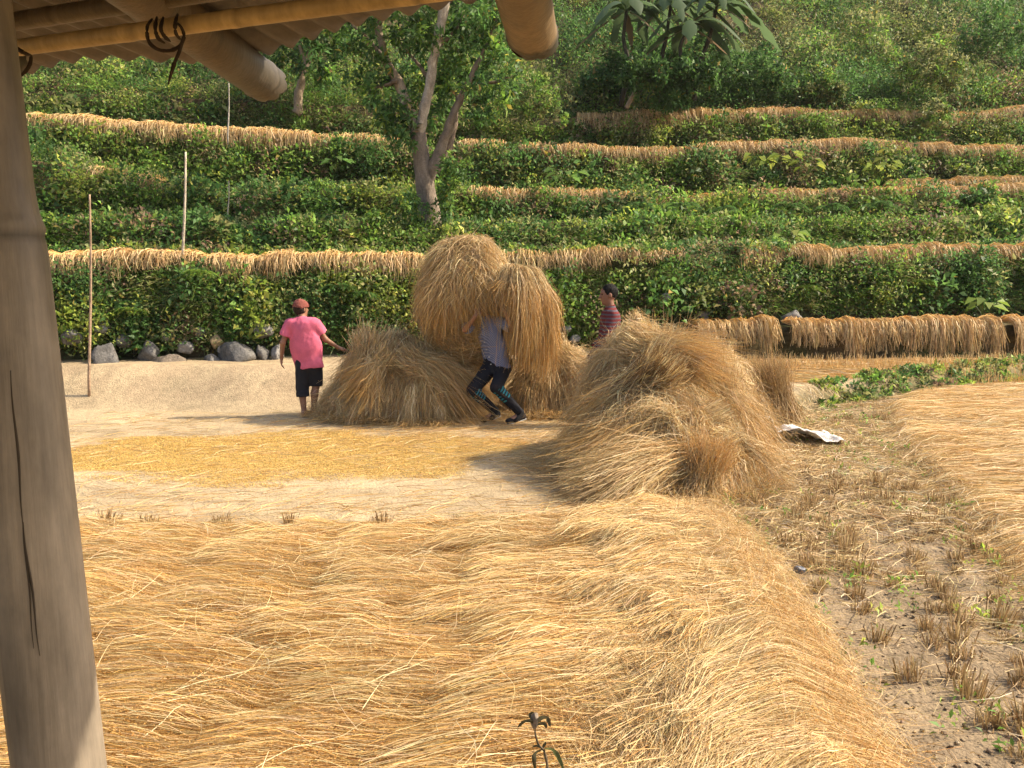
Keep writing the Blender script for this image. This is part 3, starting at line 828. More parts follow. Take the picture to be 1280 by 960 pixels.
# ---- straw on the right field, upper field, floor and soil
def mat2_z(x, y):
    return ground_z(x, y) + .035 * fbm(x * 2, y * 5, 300)
def build_fields():
    g = Geo(); n = 26000
    y = 4.6 + 9.2 * rng.random(n) ** 1.2; x = mat_x(y) + .05 + rng.random(n) * (.66 * y - mat_x(y) + 1.2).clip(.2)
    ok = (y < bund_y(x) - .35); x, y = x[ok], y[ok]; n = len(x)
    ang = math.pi + .15 + .5 * (fbm(x, y, 310) - .5) + rng.normal(size=n) * .16
    P = flow(mat2_z, np.stack([x + .3, y], -1), ang, rng.uniform(.4, .85, n), 6, 0, .35, (0, .035))
    tone = (.80 + .45 * fbm(x * 1.2, y * 3, 311))[:, None, None]
    g.add(*ribbons(P, widths(n, 6, .003, .006), two_tone(n, 6, S_GOLD + S_PALE + S_PALE, S_GOLD + S_PALE) * tone))
    grains(g, P[rng.random(n) < .25], 4, S_GOLD, .010, .014)
    tag(g.build('straw_layer', M_straw), 'flat layer of pale straw spread over the raised field at the right', 'straw', kind='stuff')
    g = Geo(); n = 15000
    x = 2.3 + 9.5 * rng.random(n); y = 12.0 + 3.0 * rng.random(n)
    ok = (y > bund_y(x) + .15 + .25 * vn(x * 2, 1, 7)) & (y < lip_y(0, x) - .12) & (vn(x * 1.4, y * 2.5, 320) + .6 * ss(12.3, 13.2, y) > .42)
    x, y = x[ok], y[ok]; n = len(x)
    ang = math.pi * .95 + rng.normal(size=n) * .3
    P = flow(mat2_z, np.stack([x, y], -1), ang, rng.uniform(.35, .7, n), 5, 0, .4, (0, .06))
    g.add(*ribbons(P, widths(n, 5, .006, .010), two_tone(n, 5, S_GOLD + S_PALE, S_GOLD) * .95))
    # standing cut stalks at the back of it
    m = 3200; x = 2.3 + 9 * rng.random(m); y = 13.2 + 1.6 * rng.random(m); ok = y < lip_y(0, x) - .1; x, y = x[ok], y[ok]; m = len(x)
    b = np.stack([x, y, ground_z(x, y)], -1); D = nrm(rng.normal(size=(m, 3)) * [.25, .2, 0] + [0, 0, 1.]); L = rng.uniform(.12, .24, m)
    P = b[:, None] + D[:, None] * (L[:, None] * np.linspace(0, 1, 3)[None])[..., None]
    g.add(*ribbons(P, widths(m, 3, .008, .014), two_tone(m, 3, S_GOLD, S_PALE)))
    tag(g.build('straw_layer', M_straw), 'golden straw and cut stalks on the upper field below the straw covered bank', 'straw', kind='stuff')
    # litter on the soil strip
    g = Geo(); n = 9000
    x = 1.75 + 3.6 * rng.random(n); y = 3.0 + 8.4 * rng.random(n)
    dens = ss(4.5, 7.2, y) * .9 + .10; dens = dens * (.35 + 1.1 * ss(.38, .58, fbm(x * 1.4, y * 1.4, 330)))
    ok = (rng.random(n) < dens) & (x < mat_x(y) + .15) & (y < bund_y(x) - .1); x, y = x[ok], y[ok]; n = len(x)
    k = np.repeat(np.arange(n), 4); x = x[k] + rng.normal(size=len(k)) * .07; y = y[k] + rng.normal(size=len(k)) * .07
    ang = (rng.random(n) * 6.28)[k] + rng.normal(size=len(k)) * .4; n = len(x)
    P = flow(ground_z, np.stack([x, y], -1), ang, rng.uniform(.10, .42, n), 5, 0, .8, (.005, .05), tipup=.05)
    g.add(*ribbons(P, widths(n, 5, .0035, .008), two_tone(n, 5, S_PALE + [(.75, .65, .45)] + S_DUN, S_PALE + S_DUN)))
    # short broken bits, and loose straw fallen along the draped ridge
    n = 6500; x = 1.4 + 3.6 * rng.random(n); y = 2.9 + 8.2 * rng.random(n)
    ok = (x > bund_x(np.minimum(y, 7)) + .30) & (x < mat_x(y)) & (y < bund_y(x) - .1) & (fbm(x * 2, y * 2, 371) > .40); x, y = x[ok], y[ok]; n = len(x)
    P = flow(ground_z, np.stack([x, y], -1), rng.random(n) * 6.28, rng.uniform(.03, .10, n), 4, 0, .5, (.004, .02), tipup=.02)
    g.add(*ribbons(P, widths(n, 4, .003, .006), two_tone(n, 4, S_PALE + S_DUN + S_DARK, S_DUN + S_DARK)))
    n = 1100; y = 2.9 + 3.8 * rng.random(n); x = bund_x(y) + .30 + .28 * rng.random(n) ** 2
    P = flow(mat_z, np.stack([x, y], -1), rng.random(n) * 6.28, rng.uniform(.08, .35, n), 6, 0, .9, (.005, .05), tipup=.08, kinks=.4)
    g.add(*ribbons(P, widths(n, 6, .002, .0045), two_tone(n, 6, S_PALE + S_DUN, S_PALE + S_GOLD)))
    tag(g.build('straw_litter', M_straw), 'scattered pale straw lying on the brown soil beside the heap', 'straw', kind='stuff')
    # clods and crumbs of earth
    g = Geo(); n = 9000
    x = 1.4 + 3.6 * rng.random(n); y = 2.9 + 8.4 * rng.random(n) ** 1.2
    ok = (x > bund_x(np.minimum(y, 7)) + .28) & (x < mat_x(y) + .05) & (y < bund_y(x) + .05) & (fbm(x * 1.5, y * 1.5, 370) > .36); x, y = x[ok], y[ok]; n = len(x)
    sz = .005 + .015 * rng.random(n) ** 4
    oc = np.array([[1, 0, 0], [0, 1, 0], [-1, 0, 0], [0, -1, 0], [.15, .1, .5], [0, 0, -.5]])
    V = np.stack([x, y, ground_z(x, y) + sz * .25], -1)[:, None] + oc[None] * sz[:, None, None] * rng.uniform(.5, 1.3, (n, 6, 1)) + rng.normal(size=(n, 6, 3)) * sz[:, None, None] * .25
    F = np.array([[0, 1, 4], [1, 2, 4], [2, 3, 4], [3, 0, 4], [1, 0, 5], [2, 1, 5], [3, 2, 5], [0, 3, 5]])
    g.add(V.reshape(-1, 3), (F[None] + 6 * np.arange(n)[:, None, None]).reshape(-1, 3), np.repeat(np.clip(pick([(.25, .187, .116), (.21, .155, .095), (.29, .22, .14)], n, .12), .02, 1), 6, 0))
    tag(g.build('soil_clods', M_ground), 'crumbly clods of brown earth scattered over the soil strip', 'earth clods', kind='stuff')
    # litter on the floor
    g = Geo(); n = 6500
    x = -5.5 + 7.2 * rng.random(n); y = 6.2 + 5.6 * rng.random(n)
    d1 = np.hypot((x - .5), (y - 9.4)); d2 = np.hypot((x + 1.2), (y - 10.9) * 1.6)
    dens = .16 + .8 * np.exp(-(d1 / 1.2) ** 2) + .8 * np.exp(-(d2 / 1.5) ** 2) + .3 * np.exp(-((y - 6.4) / .3) ** 2)
    ok = rng.random(n) < dens; x, y = x[ok], y[ok]
    k = np.repeat(np.arange(len(x)), 3); x = x[k] + rng.normal(size=len(k)) * .12; y = y[k] + rng.normal(size=len(k)) * .1; n = len(x)
    P = flow(ground_z, np.stack([x, y], -1), rng.normal(size=n) * .7, rng.uniform(.12, .45, n), 5, 0, .7, (.003, .02), tipup=.02)
    g.add(*ribbons(P, widths(n, 5, .003, .006), two_tone(n, 5, S_PALE + S_GOLD, S_DUN)))
    tag(g.build('straw_litter', M_straw), 'loose straw strewn over the sandy threshing floor around the heaps', 'straw', kind='stuff')
    # threshed grain spread on the floor
    g = Geo(); n = 340000
    a = rng.random(n) * 2 * math.pi; r = np.sqrt(rng.random(n)) * 1.25
    x = -2.55 + 2.5 * r * np.cos(a); y = 8.85 + 1.25 * r * np.sin(a)
    e = r + .55 * (fbm(x * 1.2, y * 2.4, 340) - .5) * 2
    ok = (rng.random(n) < ss(1.18, .75, e)) & (x > -.66 * y - .3); x, y = x[ok], y[ok]; n = len(x)
    P = np.stack([x, y, ground_z(x, y) + .002 + .006 * rng.random(n)], -1)
    D = rng.normal(size=(n, 3)) * [1, 1, .15]
    g.add(*leaves(P, D, rng.normal(size=(n, 3)) * .35 + [0, 0, 1], rng.uniform(.012, .018, n), np.full(n, .0075), np.clip(pick([(.66, .44, .13), (.61, .40, .11), (.70, .50, .17)], n, .12), 0, 1), fold=.1))
    tag(g.build('grain_spread', M_straw), 'yellow threshed grain spread thinly on the threshing floor', 'grain', kind='stuff')
build_fields()

# ---- stubble clumps
def stubble_mesh(seed, hgt):
    global rng
    keep = rng; rng = np.random.default_rng(seed)
    g = Geo(); n = 60
    b = rng.normal(size=(n, 3)) * [.026, .026, 0]
    D = nrm(b * [5, 5, 0] + rng.normal(size=(n, 3)) * [.16, .16, 0] + [0, 0, 1.])
    L = hgt * rng.uniform(.55, 1.15, n); t = np.linspace(0, 1, 3)
    P = b[:, None] + D[:, None] * (L[:, None] * t)[..., None] - [0, 0, .01]
    g.add(*ribbons(P, widths(n, 3, .004, .008, .8), two_tone(n, 3, S_DARK + S_DUN, S_DUN + S_DUN + S_DARK + S_PALE[:1], .2, .9) * .95))
    m = 7; P = flow(lambda a, c: a * 0 + .012, rng.normal(size=(m, 2)) * .03, rng.random(m) * 6.3, rng.uniform(.08, .2, m), 4, 0, .6, (0, .02))
    g.add(*ribbons(P, widths(m, 4, .004, .006), two_tone(m, 4, S_DUN, S_PALE)))
    rng = keep
    return g
protos = []
for v in range(6):
    o = stubble_mesh(500 + v, .060 + .013 * v).build('rice_stubble', M_straw)
    tag(o, 'short clump of cut rice stubble standing in the brown soil strip', 'stubble', 'rice stubble clumps in the soil strip')
    protos.append(o)
spots = []
r_ = np.random.default_rng(91)
for j in range(60):
    yy = 3.05 + j * .205
    for i in range(20):
        xx = 1.95 + i * .21 + r_.normal() * .05 + (.1 if j % 2 else 0); y2 = yy + r_.normal() * .05
        if xx < mat_x(y2) - .08 and y2 < bund_y(xx) - .5 and xx < .64 * y2 + .3 and (y2 < 7.5 or r_.random() < .4) and r_.random() < .8:
            spots.append((xx, y2))
spots = spots[:250]
for k, (x, y) in enumerate(spots):
    o = protos[k] if k < 6 else protos[k % 6].copy()
    if k >= 6: COL.objects.link(o)
    o.location = (x, y, float(ground_z(x, y)) - .004)
    s_ = r_.uniform(.75, 1.25); o.scale = (s_, s_, s_ * r_.uniform(.8, 1.2)); o.rotation_euler = (r_.normal() * .08, r_.normal() * .08, r_.uniform(0, 6.28))
EDGE = [(118, 668, 1.7, 'tall pale stubble tuft at the far mat edge, next to the bamboo post'), (128, 662, 1.9, 'widest stubble tuft at the mat edge beside the bamboo post'), (187, 660, 1.5, 'dense stubble tuft at the mat edge, second clump out from the post'), (226, 664, 1.0, 'very short dark stubble tuft at the far mat edge'), (277, 657, 1.3, 'narrow upright stubble tuft at the far mat edge in front of the yellow grain'), (362, 655, 1.2, 'thin pale stubble tuft at the far mat edge below the yellow grain'), (477, 657, 1.5, 'upright stubble tuft with long bent blade at the middle of the mat edge'), (520, 660, .8, 'tiny stubble tuft between two larger ones at the mat edge'), (570, 657, .9, 'low dark stubble tuft at the mat edge'), (643, 658, 1.0, 'stubble tuft with green shoots at the mat edge')]
for k, (a, b, s_, lb) in enumerate(EDGE):
    o = stubble_mesh(600 + k, .10).build('rice_stubble', M_straw)
    p = at_z(a, b, 0.0); o.location = (p[0], max(p[1], float(mat_edge(p[0])) + .03), float(ground_z(p[0], p[1]))); s_ *= .72; o.scale = (s_, s_, s_)
    tag(o, lb, 'stubble')

def green_bits():
    g = Geo(); n = 700
    x = 1.5 + 3.2 * rng.random(n); y = 3.0 + 8.0 * rng.random(n)
    ok = (x < mat_x(y)) & (x > bund_x(np.minimum(y, 7)) + .36) & (y < bund_y(x) - .4) & (fbm(x * 1.8, y * 1.8, 350) > .46); x, y = x[ok], y[ok]; n = len(x)
    c = np.stack([x, y, ground_z(x, y) + .015], -1)
    bush_leaves(g, c, np.tile([0, 0, 1.], (n, 1)), rng.uniform(.03, .075, n), np.full(n, 9), rng.uniform(.025, .05, n), np.where(rng.random(n) < .6, 0, 2), slim=.35)
    # plants on the green bund at the right
    n = 420
    x = 3.2 + 7.5 * rng.random(n); y = bund_y(x) + rng.uniform(-.35, .22, n)
    ok = x > 4.0; x, y = x[ok], y[ok]; n = len(x)
    c = np.stack([x, y, ground_z(x, y)], -1); rr = rng.uniform(.03, .095, n) * ss(3.8, 5.6, x) * (.5 + .8 * vn(x * 2, y, 360))
    bush_leaves(g, c, np.tile([-.0, -.5, .8], (n, 1)), rr + .03, np.full(n, 22), rng.uniform(.04, .08, n), choose_pal(x, y * 3, (.3, .4)))
    tag(g.build('field_weeds', M_leaf), 'small green weeds sprouting in the soil strip and along the field bund', 'weeds', kind='stuff')
green_bits()

# ---- straw hung over the terrace rims
def px_to_x(i, px):
    x = 0.
    for _ in range(12):
        x = (px - 640) * float(lip_y(i, np.array([x]))[0]) / FOC
    return x
def rim_row(label, i, p0, p1, drop, dens=150, dz=0., dy=0., thick=.13, tone=1.0, gaps=0.):
    x0, x1 = px_to_x(i, p0), px_to_x(i, p1)
    n = int((x1 - x0) * dens); K = 7
    x = rng.uniform(x0, x1, n)
    if gaps: 
        ok = vn(x * 1.9, i, 400 + i) > gaps; x = x[ok]; n = len(x)
    Y = lip_y(i, x) + dy; Z = lip_z(i, x) + dz
    lump = vn(x * 4.5, i * 3.1, 410 + i); slow = vn(x * 1.1, i, 420 + i)
    d = drop * (.38 + .62 * lump + .35 * slow) * rng.uniform(.35, 1.15, n)
    # hair-like locks: drift towards the middle of each lock
    lockx = (np.floor(x * 7 + .5 * vn(x * 3, 1, 6)) + .5) / 7
    dr = (lockx - x) * .42 + rng.normal(size=n) * .06
    up = rng.random(n) * thick * (.6 + .8 * lump)
    P = np.zeros((n, K, 3))
    prof = [(.42, .3, 0), (.20, .85, .0), (.02, 1.0, .0), (-.12, .8, .10), (-.20, .5, .38), (-.235, .25, .72), (-.245, 0., 1.0)]
    for k, (yy, uu, dd) in enumerate(prof):
        P[:, k, 0] = x + dr * (dd if dd > 0 else -.3 * yy)
        P[:, k, 1] = Y + yy * (1 + .2 * (lump - .5)) - up * .6 * (dd > 0)
        P[:, k, 2] = Z + .07 + up * uu - d * dd
    P += rng.normal(size=P.shape) * .012
    C = two_tone(n, K, S_DUN + S_PALE[1:2] + S_GOLD, [(.46, .335, .17), (.40, .28, .13), (.52, .395, .21), (.33, .225, .10)], .2, .7) * tone * 1.12
    W = widths(n, K, .009, .017, .55)
    g = Geo().add(*ribbons(P, W, np.clip(C, 0, 1)))
    tag(g.build('straw_row', M_straw), label, 'hanging straw', 'rice straw hung over the terrace rims')
rim_row('thick straw fringe hanging over the lowest bank, above the golden upper field', 0, 985, 1330, .50, 420, dz=.0, thick=.12, gaps=.14, tone=1.15)
rim_row('short hanging straw fringe on the low bank just behind the big straw heap', 0, 868, 968, .48, 420, dz=.0, thick=.12, tone=1.15)
rim_row('ragged golden straw fringe over the lowest wall above the grey rocks', 1, -40, 532, .36, 280, thick=.11, tone=1.2)
rim_row('straw fringe over the lowest wall, behind and beside the carried bundle', 1, 600, 850, .30, 230, tone=1.1)
rim_row('red brown straw fringe over the lowest wall, above the ferns of the straw bank', 1, 918, 1330, .36, 260, gaps=.05, tone=1.1)
rim_row('short orange straw fringe on a shaded step, left of the tall pale pole', 3, 128, 214, .34, 170, gaps=.1)
rim_row('wavy straw fringe with a deep dip on the third rim, right of the tree', 3, 588, 1330, .38, 240, gaps=.04, tone=1.15)
rim_row('second short straw line on the third wall at its right end', 3, 1125, 1330, .26, 150, dz=.28, dy=1.0)
rim_row('long sagging straw fringe crossing the upper left slope up to the tree', 4, -60, 512, .46, 240, gaps=.03, tone=1.15)
rim_row('straight straw fringe on the fourth rim, starting behind the tree trunk', 4, 574, 1340, .38, 240, gaps=.04, tone=1.15)
rim_row('thin straw fringe on the topmost rim below the banana plants', 5, 718, 1192, .40, 240, gaps=.03, tone=1.15)
rim_row('straw fringe on the topmost rim, right of the reddish gap', 5, 1200, 1345, .40, 240, tone=1.15)
rim_row('short lower straw line just under the start of the topmost fringe', 5, 738, 812, .30, 150, dz=-.28, dy=-.25)

# ---- heaps
class Mounds:
    def __init__(s, ms, seed=0, power=5.):
        s.ms, s.seed, s.p = ms, seed, power
    def rel(s, x, y):
        x = np.asarray(x, float); y = np.asarray(y, float); t = 0
        for (cx, cy, a, b, rot, h, pw) in s.ms:
            c, q = math.cos(rot), math.sin(rot)
            u = ((x - cx) * c + (y - cy) * q) / a; v = (-(x - cx) * q + (y - cy) * c) / b
            rr = np.sqrt(u * u + v * v)
            t = t + (h * np.clip(1 - rr ** 2, 0, None) ** pw) ** s.p
        return t ** (1 / s.p)
    def __call__(s, x, y):
        h = s.rel(x, y)
        return ground_z(x, y) + h * (1 + .34 * (fbm(np.asarray(x) * 3.2, np.asarray(y) * 3.2, 500 + s.seed) - .5)) * (1 - .10 * np.abs(np.sin(np.asarray(x) * 9 + 3 * vn(np.asarray(x) * 2, np.asarray(y) * 2, 7)))) 

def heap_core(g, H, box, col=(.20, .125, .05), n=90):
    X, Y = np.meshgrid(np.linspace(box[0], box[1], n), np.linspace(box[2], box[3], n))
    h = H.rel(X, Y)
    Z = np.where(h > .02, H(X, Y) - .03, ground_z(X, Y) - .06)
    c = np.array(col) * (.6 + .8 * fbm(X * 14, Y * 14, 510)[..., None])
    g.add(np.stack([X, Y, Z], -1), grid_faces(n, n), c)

def heap_strands(g, H, box, n, L=(.4, .8), follow=.9, ang=None, angsd=.4, wid=(.003, .006), lift=(0, .06), root=S_DUN + S_PALE, tip=S_DUN + S_GOLD, minh=.06, tipup=.05, wig=.5, K=8, gr=.25, topbias=True, kinks=.15):
    x = rng.uniform(box[0], box[1], n * 3); y = rng.uniform(box[2], box[3], n * 3)
    h = H.rel(x, y); hm = h.max()
    ok = (h > minh)
    if topbias: ok &= rng.random(len(x)) < .35 + .75 * h / hm
    x, y = x[ok][:n], y[ok][:n]; m = len(x)
    e = .04
    a0 = np.arctan2(-(H(x, y + e) - H(x, y - e)), -(H(x + e, y) - H(x - e, y))) if ang is None else np.full(m, ang)
    a0 = a0 + rng.normal(size=m) * angsd + 1.2 * (fbm(x * 2.2, y * 2.2, 520) - .5)
    P = flow(H, np.stack([x, y], -1), a0, rng.uniform(*L, m), K, follow, wig, lift, tipup=tipup, kinks=kinks)
    tone = ((.58 + .85 * fbm(x * 3, y * 3 + H(x, y) * 3, 530)) * np.where(rng.random(m) < .16, .5, 1))[:, None, None]  # a share of strands darkened to imitate shaded gaps in the heap
    g.add(*ribbons(P, widths(m, K, *wid), np.clip(two_tone(m, K, root, tip, .4, .9) * tone, 0, 1)))
    if gr: grains(g, P[rng.random(m) < gr], 5, S_GOLD + S_ORNG, .011, .014)
    return P

def sheaf(g, A, B, n, r_cut=.14, r_bind=.09, r_tip=.25, bind=.28, sag=.15, L=None, flat=1., wid=(.0035, .006), root=S_PALE + S_DUN, tip=S_DUN + S_GOLD, K=9, grav=.0, jag=.14, gr=.4, floor=True, core=.7, wild=.08):
    """a bundle of stalks from the cut end A through its binding to the spread heads at B"""
    A = np.asarray(A, float); B = np.asarray(B, float); ax = B - A; Ln = np.linalg.norm(ax); ax = ax / Ln
    s1 = nrm(np.cross(ax, [0, 0, 1.])); s2 = np.cross(s1, ax)
    q = np.sqrt(rng.random(n)) ; th = rng.random(n) * 2 * math.pi
    q = np.where(rng.random(n) < .6, .75 + .3 * rng.random(n), q)          # mostly the outside shows
    U = np.cos(th) * q; V = np.sin(th) * q * flat
    t = np.linspace(0, 1, K)
    rad = np.where(t < bind, lerp(r_cut, r_bind, ss(0, bind, t)), lerp(r_bind, r_tip, np.clip((t - bind) / (1 - bind), 0, 1) ** 1.15))
    t0 = rng.uniform(-jag, jag * .5, n); t1 = 1 + rng.uniform(-.22, .16, n)
    tt = t0[:, None] + (t1 - t0)[:, None] * t[None]
    P = A + ax * (tt * Ln)[..., None] + (s1 * U[:, None, None] + s2 * V[:, None, None]) * rad[None, :, None]
    P[..., 2] += sag * np.sin(math.pi * np.clip(tt, 0, 1)) - grav * np.clip(tt, 0, None) ** 2 * (.7 + .6 * rng.random((n, 1)))
    P += np.cumsum(rng.normal(size=P.shape), 1) * .012
    # stalks go their own way, in tufts
    tuft = rng.integers(0, 26, n); td = rng.normal(size=(26, 3)) * wild * .8
    P += (rng.normal(size=(n, 1, 3)) * wild + td[tuft][:, None]) * (np.abs(t - bind) ** 1.3)[None, :, None]
    P += rng.normal(size=(n, 1, 3)) * .035 * np.sin(math.pi * 2 * t + rng.random((n, 1)) * 6)[..., None]
    if floor: P[..., 2] = np.maximum(P[..., 2], ground_z(P[..., 0], P[..., 1]) + .008)
    g.add(*ribbons(P, widths(n, K, *wid), two_tone(n, K, root, tip, .45, .9)))
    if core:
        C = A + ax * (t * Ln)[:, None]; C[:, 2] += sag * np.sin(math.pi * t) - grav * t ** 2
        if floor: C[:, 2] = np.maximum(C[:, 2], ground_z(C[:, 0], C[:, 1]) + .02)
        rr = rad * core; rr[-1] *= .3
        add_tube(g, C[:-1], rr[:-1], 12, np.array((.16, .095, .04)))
    if gr: grains(g, P[rng.random(n) < gr], 6, S_GOLD + S_ORNG, .012, .016)
    return P

def handfuls(g, H, box, count, scale=1., wid=(.003, .006)):
    """handfuls thrown on a heap every way: cut butts at one end, loose heads at the other"""
    x = rng.uniform(box[0], box[1], count * 8); y = rng.uniform(box[2], box[3], count * 8)
    h = H.rel(x, y); ok = (h > .18) & (rng.random(len(x)) < .3 + .7 * h / h.max()); x, y = x[ok][:count], y[ok][:count]
    for a, b in zip(x, y):
        e = .06
        gx = float((H(a + e, b) - H(a - e, b)) / (2 * e)); gy = float((H(a, b + e) - H(a, b - e)) / (2 * e))
        nn = nrm(np.array([-gx, -gy, 1.])); an = math.atan2(-gy, -gx) + rng.normal() * 1.0
        d = np.array([math.cos(an), math.sin(an), 0]); d[2] = gx * d[0] + gy * d[1]; d = nrm(d)
        L = rng.uniform(.32, .62) * scale
        A = np.array([a, b, float(H(a, b))]) + nn * rng.uniform(.02, .09) - d * L * .35
        B = A + d * L + nn * rng.uniform(-.03, .06)
        q = rng.random()
        rt, tp = (S_PALE + [(.74, .62, .38)], S_PALE + S_DUN) if q < .55 else ((S_DUN + S_PALE, S_DUN) if q < .8 else (S_DARK + S_DUN, S_DUN))
        sheaf(g, A, B, int(rng.integers(70, 170)), r_cut=.050 * scale, r_bind=.040 * scale, r_tip=.12 * scale, sag=.03, grav=rng.uniform(.0, .16), jag=.22, wild=.09, core=0, wid=wid, root=rt, tip=tp, flat=.7)

# the big heap in the middle
g = Geo()
H1 = Mounds([(1.36, 8.65, .80, .85, .2, 1.30, .95), (1.78, 8.75, .78, .85, 0, .86, .75), (2.2, 9.35, .60, .75, 0, .86, .6), (1.35, 7.95, .88, .95, .3, .82, .9), (1.70, 7.6, .55, .65, 0, .50, .8)], 1)
BX = (.1, 2.95, 6.9, 10.2)
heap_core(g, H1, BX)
heap_strands(g, H1, BX, 17000, (.18, .55), .4, None, 1.2, lift=(0, .09), tipup=.13, wig=1.4, kinks=.35)
heap_strands(g, H1, (.3, 1.7, 7.1, 9.0), 6500, (.4, .95), .45, math.radians(212), .5, lift=(.01, .10), tipup=.08, root=S_DUN + S_PALE, tip=S_DUN)
heap_strands(g, H1, (1.1, 2.9, 7.0, 10), 6000, (.2, .5), .4, math.radians(-30), 1.2, lift=(.01, .09), tipup=.16, root=S_GOLD + S_DUN, tip=S_GOLD + S_PALE, wig=.9)
heap_strands(g, H1, BX, 1700, (.2, .5), .2, None, 1.5, wid=(.004, .008), lift=(.03, .12), tipup=.25, root=S_PALE, tip=[(.72, .6, .36)], gr=0, wig=1.)
handfuls(g, H1, BX, 110)
tag(g.build('straw_heap', M_straw), 'largest heap of threshed rice straw, in the middle beside the soil strip', 'straw heap')

def sheaf_obj(label, *a, group='loose sheaves on and around the straw heaps', **k):
    g = Geo(); sheaf(g, *a, **k)
    return tag(g.build('rice_sheaf', M_straw), label, 'sheaf', group)
sheaf_obj('bristly sheaf on top of the biggest heap, stubs pointing up at the red shirt', at_y(795, 440, 8.3), at_y(885, 470, 8.05), 2400, r_cut=.19, r_bind=.16, r_tip=.26, sag=.05, jag=.22, wild=.17)
sheaf_obj('sheaf in the biggest heap with dark cut ends facing out halfway up', at_y(828, 462, 7.75), at_y(738, 570, 8.0), 2600, r_cut=.17, r_bind=.14, r_tip=.28, sag=.12, grav=.05, jag=.16, root=S_PALE + S_DARK, wild=.15)
sheaf_obj('upright tuft of straw leaning over the crest of the biggest heap', at_y(815, 495, 8.2), at_y(835, 432, 8.4), 1500, r_cut=.15, r_bind=.13, r_tip=.24, sag=.0, jag=.15, wild=.12)
sheaf_obj('long fanned sheaf lowest on the biggest heap, spread towards the threshing floor', at_y(885, 568, 7.3), at_y(738, 630, 6.85), 4400, r_cut=.14, r_bind=.13, r_tip=.32, sag=.10, flat=.72, jag=.2, root=S_PALE + S_DUN + S_GOLD, tip=S_DUN + S_PALE, wild=.12)
sheaf_obj('second fanned sheaf lying just above the lowest one on the biggest heap', at_y(870, 530, 7.6), at_y(732, 592, 7.4), 3000, r_cut=.14, r_bind=.13, r_tip=.28, sag=.12, flat=.8, jag=.25, wild=.14)
sheaf_obj('orange brown sheaf propped against the lower front of the biggest heap', at_y(872, 628, 6.95), at_y(886, 560, 7.05), 1700, r_cut=.17, r_bind=.12, r_tip=.16, sag=.0, tip=S_ORNG + S_DUN, bind=.5, jag=.25, wild=.12)
sheaf_obj('sheaf hanging down the side of the biggest heap towards the white sack', at_y(890, 475, 8.3), at_y(928, 580, 8.0), 2000, r_cut=.2, r_bind=.17, r_tip=.20, sag=.05, jag=.3, wild=.22)
sheaf_obj('small dark upright sheaf standing alone behind the white sack', at_y(970, 520, 9.9), at_y(960, 458, 9.9), 2000, r_cut=.20, r_bind=.17, r_tip=.20, bind=.6, sag=0, tip=S_DUN + S_DARK, root=S_DUN + S_DARK, jag=.25, group=None, wild=.14)

# heap on the left, beside the person in pink
g = Geo()
H2 = Mounds([(-1.52, 11.45, 1.10, .75, 0, .55, .55), (-1.22, 11.35, .78, .65, 0, .84, .6), (-1.76, 11.5, .55, .6, 0, .98, .5)], 2)
BX = (-2.9, -.1, 10.5, 12.4)
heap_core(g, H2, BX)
heap_strands(g, H2, BX, 15000, (.18, .5), .35, None, 1.3, wid=(.004, .008), lift=(0, .09), tipup=.10, wig=1.5, kinks=.35)
heap_strands(g, H2, (-1.4, -.3, 10.5, 12), 3500, (.5, .9), .6, math.radians(-50), .35, wid=(.004, .008), lift=(.02, .08), tipup=.05)
heap_strands(g, H2, BX, 1300, (.2, .5), .2, None, 1.5, wid=(.006, .010), lift=(.03, .1), tipup=.22, root=S_PALE, tip=S_PALE, gr=0, wig=1.)
handfuls(g, H2, BX, 90, .85, (.004, .008))
tag(g.build('straw_heap', M_straw), 'rounded straw heap next to the person in the pink shirt', 'straw heap')
sheaf_obj('sheaf standing on top of the heap beside the pink shirt, its stubs upward', at_y(476, 428, 11.4), at_y(460, 490, 11.25), 2200, r_cut=.30, r_bind=.28, r_tip=.33, bind=.45, sag=.03, wid=(.004, .008), jag=.16, wild=.20, core=.7)
sheaf_obj('sheaf drooping over the front of the heap towards the carrier', at_y(510, 455, 11.1), at_y(580, 518, 11.05), 2400, r_cut=.20, r_bind=.17, r_tip=.28, sag=.20, wid=(.004, .008), tip=S_DUN + S_GOLD, jag=.25, wild=.22)
sheaf_obj('pale bent sheaf sticking out of the front of the heap beside the pink shirt', at_y(482, 448, 11.0), at_y(452, 500, 10.85), 600, r_cut=.13, r_bind=.08, r_tip=.16, sag=.08, wid=(.005, .009), root=S_PALE, tip=S_GOLD, jag=.25, wild=.18)
# heaps behind the carrier
g = Geo()
H3 = Mounds([(-.85, 12.0, .72, .55, 0, .78, .6), (-.3, 12.0, .6, .5, 0, .5, .6)], 3)
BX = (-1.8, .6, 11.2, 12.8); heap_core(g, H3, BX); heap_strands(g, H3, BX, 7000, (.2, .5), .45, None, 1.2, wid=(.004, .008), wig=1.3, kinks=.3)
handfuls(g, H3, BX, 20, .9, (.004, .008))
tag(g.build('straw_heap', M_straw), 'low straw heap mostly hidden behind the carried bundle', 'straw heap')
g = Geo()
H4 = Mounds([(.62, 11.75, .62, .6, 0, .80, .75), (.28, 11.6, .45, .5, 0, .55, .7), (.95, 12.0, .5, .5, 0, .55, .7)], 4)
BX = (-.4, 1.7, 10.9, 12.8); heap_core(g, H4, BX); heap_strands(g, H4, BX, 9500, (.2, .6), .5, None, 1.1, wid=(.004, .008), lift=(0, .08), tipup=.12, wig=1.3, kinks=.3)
handfuls(g, H4, BX, 30, .9, (.004, .008))
tag(g.build('straw_heap', M_straw), 'rounded straw heap between the carrier and the man in the striped shirt', 'straw heap')
